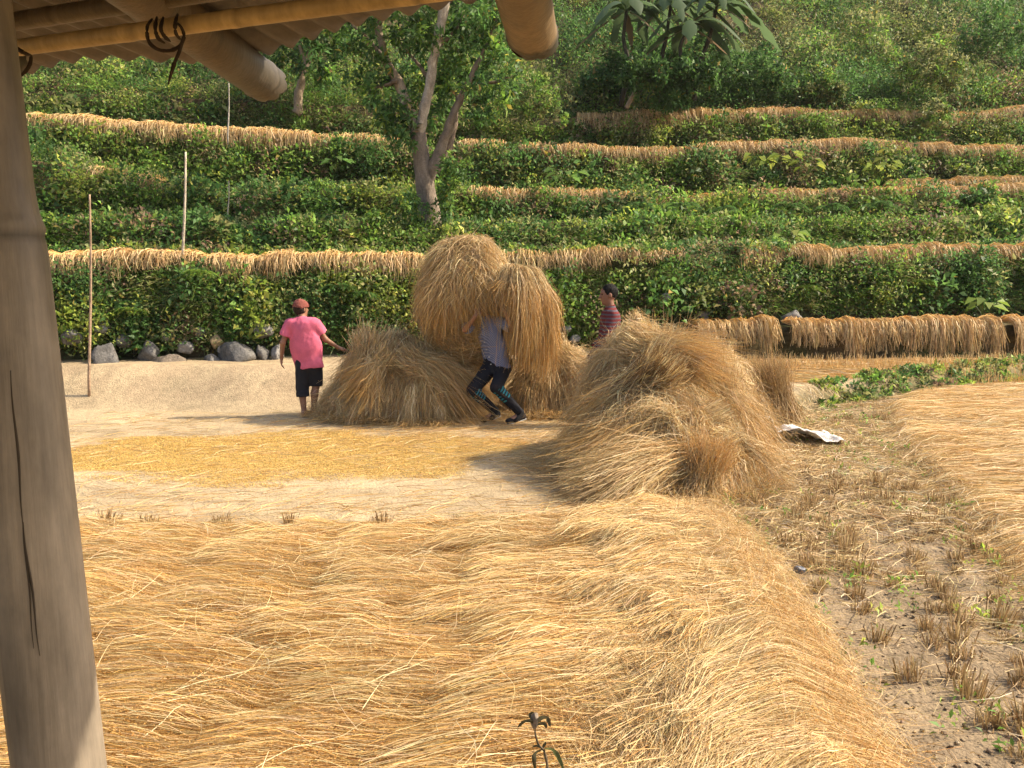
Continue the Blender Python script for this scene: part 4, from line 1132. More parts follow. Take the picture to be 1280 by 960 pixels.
sheaf_obj('sheaf lying over the crown of the heap between the two men', at_y(690, 440, 11.7), at_y(740, 505, 11.4), 1600, r_cut=.20, r_bind=.16, r_tip=.26, sag=.12, wid=(.004, .008), jag=.25, wild=.17)

# the two bundles on the carrier's shoulders
def ball_bundle():
    g = Geo(); c = at_y(584, 378, 11.38); k = at_y(634, 345, 10.98)
    rad = np.array([.62, .50, .80])
    n = 12000; K = 9
    kd = nrm((k - c) / rad)
    # strands leave the knot and wrap the ball, ending on its far side
    th = rng.random(n) * 2 * math.pi
    e1 = nrm(np.cross(kd, [0, 1., .2])); e2 = np.cross(kd, e1)
    dirv = e1 * np.cos(th)[:, None] + e2 * np.sin(th)[:, None]
    a0 = rng.uniform(.02, 2.2, n); a1 = a0 + rng.uniform(.3, .95, n)
    t = np.linspace(0, 1, K)
    a = a0[:, None] + (a1 - a0)[:, None] * t
    tw = rng.normal(size=n)[:, None] * 1.0 * t
    dv = dirv[:, None] * np.cos(tw)[..., None] + np.cross(kd, dirv)[:, None] * np.sin(tw)[..., None]
    d = kd * np.cos(a)[..., None] + dv * np.sin(a)[..., None]
    bump = .92 + .22 * fbm(d[..., 0] * 2.5 + 3, d[..., 2] * 2.5 + d[..., 1], 610) 
    sh = (rng.uniform(.9, 1.06, n)[:, None] + rng.normal(size=n)[:, None] * .05 * t + .1 * (rng.random(n)[:, None] ** 6) * t ** 2) * bump
    P = c + d * rad * sh[..., None]
    P += rng.normal(size=P.shape) * .007
    # cleared space for the head and chest under the load
    tone = (.8 + .4 * fbm(d[:, 3, 0] * 4, d[:, 3, 2] * 4, 611))[:, None, None]
    g.add(*ribbons(P, widths(n, K, .004, .008), np.clip(two_tone(n, K, S_DUN + S_PALE[1:2], S_DUN + S_GOLD) * tone, 0, 1)))
    grains(g, P[rng.random(n) < .3], 5, S_GOLD + S_ORNG, .012, .016)
    m = 500
    q = rng.integers(0, n, m); b = P[q, 4]; dd = nrm(d[q, 4] * .4 + rng.normal(size=(m, 3)) * .8)
    path = b[:, None] + dd[:, None] * (rng.uniform(.12, .32, m)[:, None] * np.linspace(0, 1, 4))[..., None]
    g.add(*ribbons(path, widths(m, 4, .006, .010), two_tone(m, 4, S_PALE, S_PALE)))
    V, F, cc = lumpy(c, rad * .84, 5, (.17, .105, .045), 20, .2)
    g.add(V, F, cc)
    # shaggy front falling over the bent head
    n = 5600; x0 = rng.uniform(-.38, .34, n); zo = rng.uniform(-.14, .62, n); x0 = np.where(zo > .25, x0 * .8 - .02, x0)
    p0 = at_y(584, 372, 10.80) + np.stack([x0, rng.uniform(-.06, .14, n), .18 * np.cos(x0 * 2.6) + zo], -1) + np.array([0, 1., 0]) * (.55 * np.clip(zo, 0, 1) ** 1.6)[:, None]
    t = np.linspace(0, 1, 7); an = rng.normal(size=(n, 1)) * 1.0 - .1
    ln = (rng.uniform(.18, .50, n) * np.where(x0 < .05, 1.45, .98))[:, None]
    P = p0[:, None] + np.stack([ln * np.sin(an) * t * (1 - .3 * t), -.08 * np.sin(t * 2.4) + rng.normal(size=(n, 1)) * .05 * t, ln * (.16 * np.cos(an) * t - np.abs(np.cos(an * .5)) * t ** 1.5)], -1)
    P += rng.normal(size=P.shape) * .008
    g.add(*ribbons(P, widths(n, 7, .004, .008), two_tone(n, 7, S_DUN + S_PALE[:2], S_DUN + S_GOLD)))
    grains(g, P[rng.random(n) < .3], 5, S_GOLD + S_ORNG, .012, .016)
    # straws that fall from its underside behind the carrier's arm
    n = 1500
    p0 = c + np.stack([rng.uniform(-.12, .20, n), rng.uniform(.0, .3, n), np.full(n, -.55)], -1)
    t = np.linspace(0, 1, 7)
    P = p0[:, None] + np.stack([rng.normal(size=n)[:, None] * .08 * t + .02 * np.sin(t * 4), rng.normal(size=n)[:, None] * .04 * t, -rng.uniform(.35, .82, n)[:, None] * t], -1)
    g.add(*ribbons(P, widths(n, 7, .004, .008), two_tone(n, 7, S_DUN, S_GOLD + S_DUN)))
    grains(g, P, 6, S_GOLD + S_ORNG, .012, .015, .4)
    tag(g.build('rice_sheaf', M_straw), 'huge round bundle of rice straw on the head of the man in blue', 'sheaf', 'bundles carried by the man in blue')
ball_bundle()
def drape_bundle():
    g = Geo(); n = 7600; K = 12
    k = at_y(642, 342, 10.90)
    # each strand rises a little from the knot, arches over the shoulder, then hangs
    az = rng.normal(size=n) * .60 - .05
    front = rng.random(n) < .16                                       # a forelock falling over the bent head
    az = np.where(front, rng.uniform(-2.5, -1.1, n), az)
    reach = np.where(front, rng.uniform(.10, .34, n), rng.uniform(.06, .52, n) * (.74 + .5 * vn(az * 3, 2, 623)))
    fall = np.where(front, rng.uniform(.18, .42, n), rng.uniform(.40, 1.22, n) * (.74 + .5 * vn(az * 6, reach * 5, 620))); rise = rng.uniform(.02, .22, n)
    t = np.linspace(0, 1, K)[None]
    out = reach[:, None] * (1 - (1 - t) ** 2.3)
    zz = rise[:, None] * np.sin(math.pi * np.clip(t * 2.2, 0, 1)) * .7 - fall[:, None] * t ** 1.45
    lock = np.sin(az * 21 + reach * 8) * .04
    wv = rng.normal(size=(n, 1)) * .03 * np.sin(t * 5 + rng.random((n, 1)) * 6)
    P = k + np.stack([out * np.cos(az)[:, None] + (lock[:, None] + rng.normal(size=n)[:, None] * .06) * t - .05 * t ** 3 + wv, out * np.sin(az)[:, None] * .9 + rng.normal(size=n)[:, None] * .06 * t, zz], -1)
    P += rng.normal(size=P.shape) * .006
    P[..., 2] = np.maximum(P[..., 2], .12)
    tone = (.82 + .36 * vn(az * 9, reach * 6, 621))[:, None, None]
    g.add(*ribbons(P, widths(n, K, .004, .008), np.clip(two_tone(n, K, S_DUN + S_PALE[1:3], S_DUN + S_ORNG[:2] + S_GOLD, .3, .85) * tone, 0, 1)))
    grains(g, P[rng.random(n) < .55], 10, S_GOLD + S_ORNG, .012, .016, .55)
    m = 260; q = rng.integers(0, n, m); b = P[q, 4]; dd = nrm(rng.normal(size=(m, 3)) + [.2, -.3, .2])
    path = b[:, None] + dd[:, None] * (rng.uniform(.1, .3, m)[:, None] * np.linspace(0, 1, 4))[..., None]
    g.add(*ribbons(path, widths(m, 4, .005, .009), two_tone(m, 4, S_PALE, S_PALE)))
    # inner body
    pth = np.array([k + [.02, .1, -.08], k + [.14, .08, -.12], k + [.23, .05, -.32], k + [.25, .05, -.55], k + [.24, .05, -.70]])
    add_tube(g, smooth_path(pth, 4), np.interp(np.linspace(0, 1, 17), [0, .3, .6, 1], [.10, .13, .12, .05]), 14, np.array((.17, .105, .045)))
    tag(g.build('rice_sheaf', M_straw), 'long straw bundle hanging past the hip of the man in blue, like a curtain', 'sheaf', 'bundles carried by the man in blue')
drape_bundle()
# ================================================================ people: one smooth surface each, grown from a distance field
class Field:
    def __init__(s, lo, hi, h):
        s.lo = np.array(lo, np.float32); s.h = h
        s.n = np.ceil((np.array(hi) - lo) / h).astype(int) + 1
        s.d = np.full(s.n, 9., np.float32)
    def _box(s, lo, hi):
        a = np.clip(np.floor((np.array(lo) - s.lo) / s.h).astype(int), 0, s.n - 1)
        b = np.clip(np.ceil((np.array(hi) - s.lo) / s.h).astype(int) + 1, 1, s.n)
        b = np.maximum(b, a + 1)
        sl_ = tuple(slice(i, j) for i, j in zip(a, b))
        ax = [s.lo[i] + s.h * np.arange(a[i], b[i], dtype=np.float32) for i in range(3)]
        return sl_, np.stack(np.meshgrid(*ax, indexing='ij'), -1)
    def _mix(s, sl_, d, k):
        o = s.d[sl_]
        if k > 0:
            m = np.maximum(k - np.abs(o - d), 0) / k
            s.d[sl_] = np.minimum(o, d) - m * m * k * .25
        else: s.d[sl_] = np.minimum(o, d)
    def cone(s, a, b, ra, rb, k=.02, flat=None, cut=None):
        a = np.array(a, np.float32); b = np.array(b, np.float32)
        m = max(ra, rb) * (1 if flat is None else 1.0) + k + .05
        sl_, p = s._box(np.minimum(a, b) - m, np.maximum(a, b) + m)
        q = p - a; ba = b - a
        sc_ = 1.
        if flat is not None:
            dv, fl = np.array(flat[0], np.float32), flat[1]
            q = q + dv * ((q @ dv) * (1 / fl - 1))[..., None]
            ba = ba + dv * float(ba @ dv) * (1 / fl - 1); sc_ = (1 + fl) / 2
        t = np.clip((q @ ba) / max(float(ba @ ba), 1e-9), 0, 1)
        d = (np.linalg.norm(q - t[..., None] * ba, axis=-1) - (ra + (rb - ra) * t)) * sc_
        for c in (cut or []): d = np.maximum(d, (p - np.array(c[0], np.float32)) @ nrm(np.array(c[1], np.float32)))
        s._mix(sl_, d, k)
    def ell(s, c, r, axes, k=.02, sub=False):
        c = np.array(c, np.float32); A = np.array(axes, np.float32); r = np.array(r, np.float32)
        m = r.max() + k + .03
        sl_, p = s._box(c - m, c + m)
        q = ((p - c) @ A.T) / r
        l = np.linalg.norm(q, axis=-1)
        d = (l - 1) * r.min() * np.clip(l, .5, 1.5)
        if sub: s.d[sl_] = np.maximum(s.d[sl_], -d)
        else: s._mix(sl_, d, k)
    def cutplane(s, pt, n):
        sl_, p = s._box(s.lo, s.lo + s.h * s.n)
        s.d = np.maximum(s.d, ((p - np.array(pt, np.float32)) @ nrm(np.array(n, np.float32))))
    def wrinkle(s, amp, fx, fz, seed):
        sl_, p = s._box(s.lo, s.lo + s.h * s.n)
        q = np.abs(s.d) < .05
        pp = p[q]
        s.d[q] += (amp * (fbm(pp[:, 0] * fx + pp[:, 2] * fz * .6, pp[:, 2] * fz + pp[:, 1] * fx - pp[:, 0] * fx * .7, seed, 3) - .5) * 2).astype(np.float32)
    def mesh(s):
        d = s.d; S = d < 0
        c = [S[i:s.n[0] - 1 + i, j:s.n[1] - 1 + j, k:s.n[2] - 1 + k] for i in (0, 1) for j in (0, 1) for k in (0, 1)]
        cnt = sum(x.astype(np.int8) for x in c)
        I = np.argwhere((cnt > 0) & (cnt < 8))
        idx = np.full(cnt.shape, -1, np.int64); idx[tuple(I.T)] = np.arange(len(I))
        acc = np.zeros((len(I), 3)); num = np.zeros(len(I))
        offs = [(i, j, k) for i in (0, 1) for j in (0, 1) for k in (0, 1)]
        for a in range(8):
            for ax_ in range(3):
                if offs[a][ax_]: continue
                o1 = np.array(offs[a]); o2 = o1.copy(); o2[ax_] = 1
                v1 = d[tuple((I + o1).T)]; v2 = d[tuple((I + o2).T)]
                m = (v1 < 0) != (v2 < 0)
                t = np.where(m, v1 / np.where(m, v1 - v2, 1), 0)
                acc += np.where(m[:, None], o1 + (o2 - o1) * t[:, None], 0); num += m
        V = s.lo + s.h * (I + acc / num[:, None])
        F = []
        for ax_ in range(3):
            sl1 = [slice(1, -1)] * 3; sl1[ax_] = slice(0, -1); sl2 = list(sl1); sl2[ax_] = slice(1, None)
            A = S[tuple(sl1)]; B = S[tuple(sl2)]
            for flip, M in ((0, A & ~B), (1, ~A & B)):
                E = np.argwhere(M)
                if not len(E): continue
                E = E + np.array([0 if q == ax_ else 1 for q in range(3)])
                u, v = (ax_ + 1) % 3, (ax_ + 2) % 3
                du = np.zeros(3, int); du[u] = 1; dv = np.zeros(3, int); dv[v] = 1
                q = [idx[tuple((E - du - dv).T)], idx[tuple((E - dv).T)], idx[tuple(E.T)], idx[tuple((E - du).T)]]
                if flip: q = q[::-1]
                F.append(np.stack(q, -1))
        return V, np.concatenate(F)

def field_obj(f, name, mat, col, loc, parent=None, colfn=None):
    V, F = f.mesh()
    C = np.tile(np.array(col, float), (len(V), 1)) if colfn is None else colfn(V)
    o = Geo().add(V, F, C).build(name, mat, parent, smooth=True)
    if parent is None: o.location = loc
    return o

def unit(v): return nrm(np.array(v, float))

def head(f, c, fw, up, s=1.):
    fw = unit(fw); up = unit(np.array(up) - fw * float(np.dot(up, fw))); sd = np.cross(fw, up); A = np.stack([sd, fw, up])
    c = np.array(c, float)
    f.ell(c + up * .012 * s - fw * .008 * s, np.array([.074, .094, .098]) * s, A, .02)
    f.ell(c + fw * .026 * s - up * .045 * s, np.array([.058, .062, .074]) * s, A, .03)
    f.ell(c + fw * .062 * s - up * .100 * s, np.array([.024, .020, .018]) * s, A, .025)
    f.cone(c + fw * .088 * s + up * .006 * s, c + fw * .106 * s - up * .034 * s, .009 * s, .015 * s, .012)
    f.ell(c + fw * .080 * s - up * .066 * s, np.array([.024, .012, .008]) * s, A, .008)
    f.ell(c + fw * .078 * s - up * .078 * s, np.array([.020, .012, .008]) * s, A, .008)
    f.ell(c + fw * .080 * s + up * .022 * s, np.array([.045, .012, .010]) * s, A, .012)
    for q in (-1, 1):
        f.ell(c + sd * q * .030 * s + fw * .094 * s + up * .002 * s, np.array([.016, .014, .010]) * s, A, 0, sub=True)
        f.ell(c + sd * q * .076 * s - fw * .006 * s - up * .014 * s, np.array([.010, .020, .032]) * s, A, .008)
    return A

def hand(f, w, d, pn, side, curl=.3, s=1.):
    """w wrist, d hand direction, pn palm normal, side: thumb side vector"""
    d = unit(d); pn = unit(np.array(pn) - d * float(np.dot(pn, d))); th = np.cross(pn, d) * side
    w = np.array(w, float)
    for q in (-.026, -.009, .009, .026):
        f.cone(w + d * .01, w + d * .082 * s + th * q * s, .017, .0115, .012)
    for q, L in zip((.028, .010, -.009, -.027), (.070, .078, .073, .056)):
        a = w + d * .082 * s + th * q; b = a + (d * math.cos(curl) + pn * math.sin(curl) + th * q * 2) * L * .5 * s
        e = b + (d * math.cos(2.2 * curl) + pn * math.sin(2.2 * curl) + th * q) * L * .5 * s
        f.cone(a, b, .0095, .0088, .006); f.cone(b, e, .0088, .0075, .004)
    a = w + d * .025 + th * .024; b = a + (d * .75 + th * .6 + pn * .2) * .042 * s; e = b + (d * .95 + th * .15 + pn * .3) * .032 * s
    f.cone(a, b, .013, .0105, .01); f.cone(b, e, .0105, .0085, .005)

def limbs(f, J, skinny=1.):
    for q in 'LR':
        f.cone(J['sh' + q], J['el' + q], .047 * skinny, .037 * skinny, .03)
        f.cone(J['el' + q], J['wr' + q], .038 * skinny, .025 * skinny, .02)
        f.cone(J['hip' + q], J['kn' + q], .085 * skinny, .054 * skinny, .03)
        k, a = np.array(J['kn' + q], float), np.array(J['an' + q], float)
        bk = -unit(np.array(J['toe' + q], float) - a); mid = k * .68 + a * .32 + bk * .016
        f.cone(k, mid, .050 * skinny, .054 * skinny, .02); f.cone(mid, a, .053 * skinny, .034 * skinny, .02)
        t = np.array(J['toe' + q], float); fd = unit(t - a)
        heel = a + bk * .03 - np.array([0, 0, .035])
        f.cone(heel, a + (t - a) * .75 + np.array([0, 0, .004]), .034, .033, .02)
        f.cone(a, a + (t - a) * .55, .034, .034, .02)
        sdv = np.cross(fd, [0, 0, 1.])
        for m, (o, L) in enumerate(((.024, 1.03), (.010, 1.04), (-.004, 1.0), (-.017, .95), (-.028, .89))):
            b0 = a + (t - a) * .72 + sdv * o * (1 if q == 'R' else -1); f.cone(b0, a + (t - a) * L + sdv * o * 1.15 * (1 if q == 'R' else -1), .015, .011 - .0008 * m, .006)

def torso(f, J, fv, k=1., inf=0.):
    fl = (np.array([fv[0], fv[1], 0.]) , .68)
    f.cone(J['pelvis'], J['waist'], .150 * k + inf, .135 * k + inf, .04, flat=fl)
    f.cone(J['waist'], J['chest'], .135 * k + inf, .160 * k + inf, .05, flat=fl)
    f.cone(np.array(J['shL']) * .86 + np.array(J['shR']) * .14, np.array(J['shR']) * .86 + np.array(J['shL']) * .14, .062 * k + inf, .062 * k + inf, .06)

def cloth_mat(name, col, kind=None, arg=None):
    m = material(name, .85, vary=[(7, .85, 1.12, ONE), (260, .85, 1.15, ONE)], bump=[(18, .25, ONE), (300, .25, ONE)], spec=.15, col=col)
    if kind:
        nt = m.node_tree; b = [n for n in nt.nodes if n.type == 'BSDF_PRINCIPLED'][0]
        src = b.inputs['Base Color'].links[0].from_socket
        tc = nt.nodes.new('ShaderNodeTexCoord'); wv = nt.nodes.new('ShaderNodeTexWave'); wv.bands_direction = arg[0]; wv.inputs['Scale'].default_value = arg[1]; wv.inputs['Distortion'].default_value = arg[3]; wv.inputs['Detail Scale'].default_value = 1.5
        nt.links.new(tc.outputs['Object'], wv.inputs['Vector'])
        rp = nt.nodes.new('ShaderNodeValToRGB'); rp.color_ramp.elements[0].position = arg[4]; rp.color_ramp.elements[1].position = arg[5]
        nt.links.new(wv.outputs['Fac'], rp.inputs[0])
        mx = nt.nodes.new('ShaderNodeMix'); mx.data_type = 'RGBA'
        nt.links.new(rp.outputs[0], mx.inputs[0]); nt.links.new(src, mx.inputs[6]); mx.inputs[7].default_value = (*arg[2], 1)
        nt.links.new(mx.outputs[2], b.inputs['Base Color'])
    return m
M_skin = material('brown_skin', .5, vary=[(10, .88, 1.1, ONE), (80, .93, 1.06, ONE)], spec=.35)
M_hair = material('black_hair', .75, vary=[(60, .6, 1.5, (1, 1, .3))], bump=[(90, .6, (1, 1, .3))], spec=.12)
SKIN = (.27, .135, .08)

def build_pink():
    gp = at_y(385, 521, 11.35); loc = np.array([gp[0], gp[1], float(ground_z(gp[0], gp[1]))])
    fv = unit((.28, .96, 0))
    J = dict(pelvis=(.03, 0, .76), waist=(.0, 0, .94), chest=(-.035, .01, 1.14), neck=(-.055, .03, 1.30), shL=(-.215, .01, 1.255), shR=(.135, -.02, 1.255),
             elL=(-.305, -.02, 1.00), elR=(.25, .04, 1.045), wrL=(-.345, .05, .80), wrR=(.395, .13, .93),
             hipL=(-.06, 0, .72), hipR=(.115, 0, .72), knL=(-.075, .03, .40), knR=(.105, .06, .42), anL=(-.045, -.02, .075), anR=(.065, .05, .075), toeL=(-.03, .14, .02), toeR=(.11, .20, .02))
    f = Field((-.55, -.35, -.03), (.65, .45, 1.68), .0065)
    torso(f, J, fv, .92); limbs(f, J, .95)
    f.cone(J['chest'], (-.05, .02, 1.30), .08, .055, .04); f.cone((-.05, .02, 1.26), (-.06, .045, 1.40), .052, .048, .02)
    head(f, (-.065, .055, 1.455), (.62, .78, .05), (-.05, 0, 1), .96)
    hand(f, J['wrL'], (-.1, .1, -1), (.9, .3, 0), 1, .35); hand(f, J['wrR'], (.93, .25, -.25), (0, .1, -1), 1, .18)
    o = field_obj(f, 'person', M_skin, SKIN, loc)
    tag(o, 'barefoot person seen from behind in pink shirt, rolled black trousers and maroon cap', 'person')
    s = Field((-.45, -.35, .55), (.45, .4, 1.45), .0075)
    fl = (fv, .64)
    s.cone((.035, 0, .70), (.0, 0, .95), .205, .200, .04, flat=fl, cut=[((0, 0, .665), (.06, 0, -1))])
    s.cone((.0, 0, .93), (-.035, 0, 1.16), .200, .195, .05, flat=fl)
    s.cone((-.175, 0, 1.235), (.10, -.01, 1.24), .082, .082, .06)
    s.cone((-.05, .02, 1.24), (-.055, .03, 1.325), .085, .066, .03, cut=[((0, 0, 1.335), (0, -.25, 1))])
    for q, fr in (('L', .62), ('R', .62)):
        a = np.array(J['sh' + q]); b = np.array(J['el' + q]); e = a + (b - a) * fr
        s.cone(a + (b - a) * .02, a + (b - a) * .8, .072, .082, .035, cut=[(e, b - a)])
    s.wrinkle(.022, 6, 4, 900)
    so_ = field_obj(s, 'shirt', cloth_mat('pink_cotton', (.60, .13, .20)), (.6, .13, .2), loc, o)
    c = Field((-.3, -.3, .2), (.4, .35, .9), .0075)
    c.cone((-.0, 0, .74), (.06, 0, .74), .155, .155, .03, flat=(fv, .72))
    c.cone((-.05, 0, .72), J['knL'], .105, .088, .03, cut=[((0, 0, .33), (0, 0, -1))]); c.cone(J['knL'], (-.065, .02, .25), .085, .082, .02, cut=[((0, 0, .285), (.1, 0, -1))])
    c.cone((-.068, .01, .315), (-.067, .01, .295), .088, .088, .006, cut=[((0, 0, .285), (.1, 0, -1))])
    c.cone((.11, 0, .72), J['knR'], .105, .086, .03, cut=[((0, 0, .42), (-.05, 0, -1))])
    c.wrinkle(.008, 8, 5, 910)
    field_obj(c, 'trousers', cloth_mat('black_cotton', (.022, .022, .026)), (0, 0, 0), loc, o)
    hc = np.array((-.065, .055, 1.455)); fw = unit((.62, .78, .05)); up = np.array([0, 0, 1.]); sd = np.cross(fw, up)
    h = Field((-.25, -.15, 1.3), (.15, .25, 1.65), .005)
    h.ell(hc + up * .0 - fw * .022, (.082, .092, .098), np.stack([sd, fw, up]), .02)
    h.cutplane(hc + fw * .03, fw + up * .0); h.cutplane(hc - up * .085, (0, 0, -1)); h.wrinkle(.006, 30, 20, 920)
    field_obj(h, 'hair', M_hair, (.022, .016, .012), loc, o)
    k = Field((-.25, -.15, 1.35), (.15, .25, 1.7), .005)
    k.ell(hc + up * .030 - fw * .006, (.090, .108, .098), np.stack([sd, fw, up]), .02)
    k.cutplane(hc + up * .012 + fw * .0, -up + fw * .25 * 0 + fw * .12); k.wrinkle(.010, 18, 10, 930)
    field_obj(k, 'cap', cloth_mat('maroon_knit', (.20, .065, .05)), (0, 0, 0), loc, o)
build_pink()

def shoe(f, an, toe):
    an = np.array(an, float); toe = np.array(toe, float); d = unit(toe - an * [1, 1, 0] - [0, 0, 0]); 
    low = np.array([an[0], an[1], an[2] - .055])
    ax = unit(toe - low); heel = low - ax * .035
    f.cone(heel + [0, 0, .012], toe + [0, 0, .012], .041, .036, .02); f.cone(an + [0, 0, .02], low + ax * .08, .045, .042, .03)
    return heel, toe

def build_carrier():
    gp = at_y(628, 529, 11.05); loc = np.array([gp[0], gp[1], float(ground_z(gp[0], gp[1]))])
    fv = unit((-.6, -.8, 0))
    J = dict(pelvis=(-.06, .0, .76), waist=(-.10, -.01, .93), chest=(-.17, -.05, 1.15), neck=(-.22, -.11, 1.36), shL=(-.02, -.12, 1.30), shR=(-.345, .03, 1.30),
             elL=(.13, -.24, 1.22), elR=(-.47, -.20, 1.205), wrL=(.04, -.30, 1.42), wrR=(-.335, -.33, 1.375),
             hipR=(-.15, .02, .70), hipL=(.03, -.01, .73), knR=(-.375, -.27, .43), knL=(-.07, -.31, .47), anR=(-.09, -.12, .135), anL=(.24, -.18, .115), toeR=(-.245, -.22, .022), toeL=(.075, -.28, .022))
    f = Field((-.75, -.65, -.03), (.5, .35, 1.85), .0065)
    torso(f, J, fv, 1.0); limbs(f, J, 1.0)
    f.cone(J['chest'], J['neck'], .085, .058, .04); f.cone((-.21, -.09, 1.32), (-.26, -.16, 1.47), .055, .052, .02)
    hc = np.array((-.285, -.20, 1.535)); hf = unit((-.55, -.78, -.35))
    A = head(f, hc, hf, (-.2, -.3, 1), 1.)
    hand(f, J['wrR'], (.25, .2, .9), (.2, 1, 0), 1, .5); hand(f, J['wrL'], (-.3, .2, .9), (-.2, 1, 0), -1, .5)
    o = field_obj(f, 'person', M_skin, (.30, .15, .09), loc)
    tag(o, 'man in blue grey shirt and black trousers walking bent under huge straw bundles', 'person')
    s = Field((-.65, -.5, .55), (.3, .3, 1.5), .0075)
    fl = (fv, .66)
    s.cone((-.055, -.01, .72), (-.10, -.01, .95), .190, .180, .04, flat=fl, cut=[((-.07, 0, .665), (.28, 0, -1))])
    s.cone((-.10, -.01, .95), (-.17, -.05, 1.17), .180, .192, .05, flat=fl)
    s.cone((-.30, .01, 1.27), (-.06, -.10, 1.27), .082, .082, .06)
    s.cone((-.20, -.08, 1.28), (-.225, -.12, 1.375), .085, .068, .03, cut=[((-.22, -.1, 1.385), (-.1, -.3, 1))])
    for q in 'LR':
        a = np.array(J['sh' + q]); b = np.array(J['el' + q]); e = a + (b - a) * .92
        s.cone(a, b, .072, .076, .035, cut=[(e, b - a)])
    s.wrinkle(.020, 7, 4, 940)
    sh = field_obj(s, 'shirt', cloth_mat('blue_grey_check', (.125, .145, .235), 'x', ('DIAGONAL', 26., (.22, .24, .34), 1., .55, .75)), (0, 0, 0), loc, o)
    # buttons down the front
    for k in range(6):
        zz = .75 + k * .095
        p = np.array([-.06 - .12 * (zz - .72) / .45, -.01, zz]) + fv * (.128 + .006 * (k in (2, 3, 4)))
        g = Geo(); add_tube(g, [p - fv * .012, p + fv * .008], .0075, 10, np.array((.62, .60, .55)))
        g.build('button', M_bamboo, sh)
    t = Field((-.6, -.55, .1), (.45, .3, .95), .0075)
    t.cone((-.11, .0, .74), (.0, -.01, .75), .150, .150, .03, flat=(fv, .75))
    for q in 'LR':
        t.cone(J['hip' + q], J['kn' + q], .105, .080, .03); k_, a_ = np.array(J['kn' + q]), np.array(J['an' + q]); e = k_ + (a_ - k_) * .95
        t.cone(k_, k_ + (a_ - k_) * 1.0, .078, .056, .03, cut=[(e, a_ - k_)])
    t.wrinkle(.010, 8, 5, 950)
    def tcol(V):
        C = np.tile([.016, .016, .020], (len(V), 1))
        for q in 'LR':
            k_, a_ = np.array(J['kn' + q]), np.array(J['an' + q]); ax = a_ - k_; L = np.linalg.norm(ax)
            rel = V - k_; u = rel @ (ax / L) / L; rad = np.linalg.norm(rel - (rel @ (ax / L))[:, None] * ax / L, axis=1)
            band = np.mod(u * 9 + rel[:, 0] * 6, 1) < .5
            sel = (u > .02) & (u < .42) & (rad < .11) & band & (np.sin(rel[:, 2] * 40 + rel[:, 0] * 30) > -.4)
            C[sel] = (.03, .20, .25)
        return C
    mt = material('printed_trousers', .8, vary=[(30, .8, 1.2, ONE)], bump=[(20, .2, ONE)], spec=.15)
    field_obj(t, 'trousers', mt, None, loc, o, tcol)
    for q in 'LR':
        s2 = Field(np.array(J['an' + q]) - [.3, .25, .16], np.array(J['an' + q]) + [.2, .2, .12], .006)
        shoe(s2, J['an' + q], J['toe' + q])
        so2 = field_obj(s2, 'shoe', cloth_mat('black_rubber', (.018, .018, .02)), (0, 0, 0), loc, o)
        low = np.array(J['an' + q]) - [0, 0, .06]; toe = np.array(J['toe' + q]) - [0, 0, .012]; ax = unit(toe - low); dn = np.cross(np.cross(ax, [0, 0, 1.]), ax); dn = -dn if dn[2] > 0 else dn
        s3 = Field(np.array(J['an' + q]) - [.3, .25, .17], np.array(J['an' + q]) + [.2, .2, .05], .005)
        s3.cone(low - ax * .045 + dn * .026, toe + ax * .005 + dn * .016, .034, .031, .0, flat=(dn, .28))
        field_obj(s3, 'sole', cloth_mat('pale_sole', (.42, .42, .40)), (0, 0, 0), loc, so2)
    h = Field(hc - .16, hc + .16, .005); up = A[2]
    h.ell(hc + up * .022 - hf * .020, (.084, .098, .098), A, .02); h.cutplane(hc + hf * .045, hf - up * .55); h.cutplane(hc - up * .05, -up); h.wrinkle(.005, 30, 20, 960)
    field_obj(h, 'hair', M_hair, (.02, .016, .013), loc, o)
build_carrier()

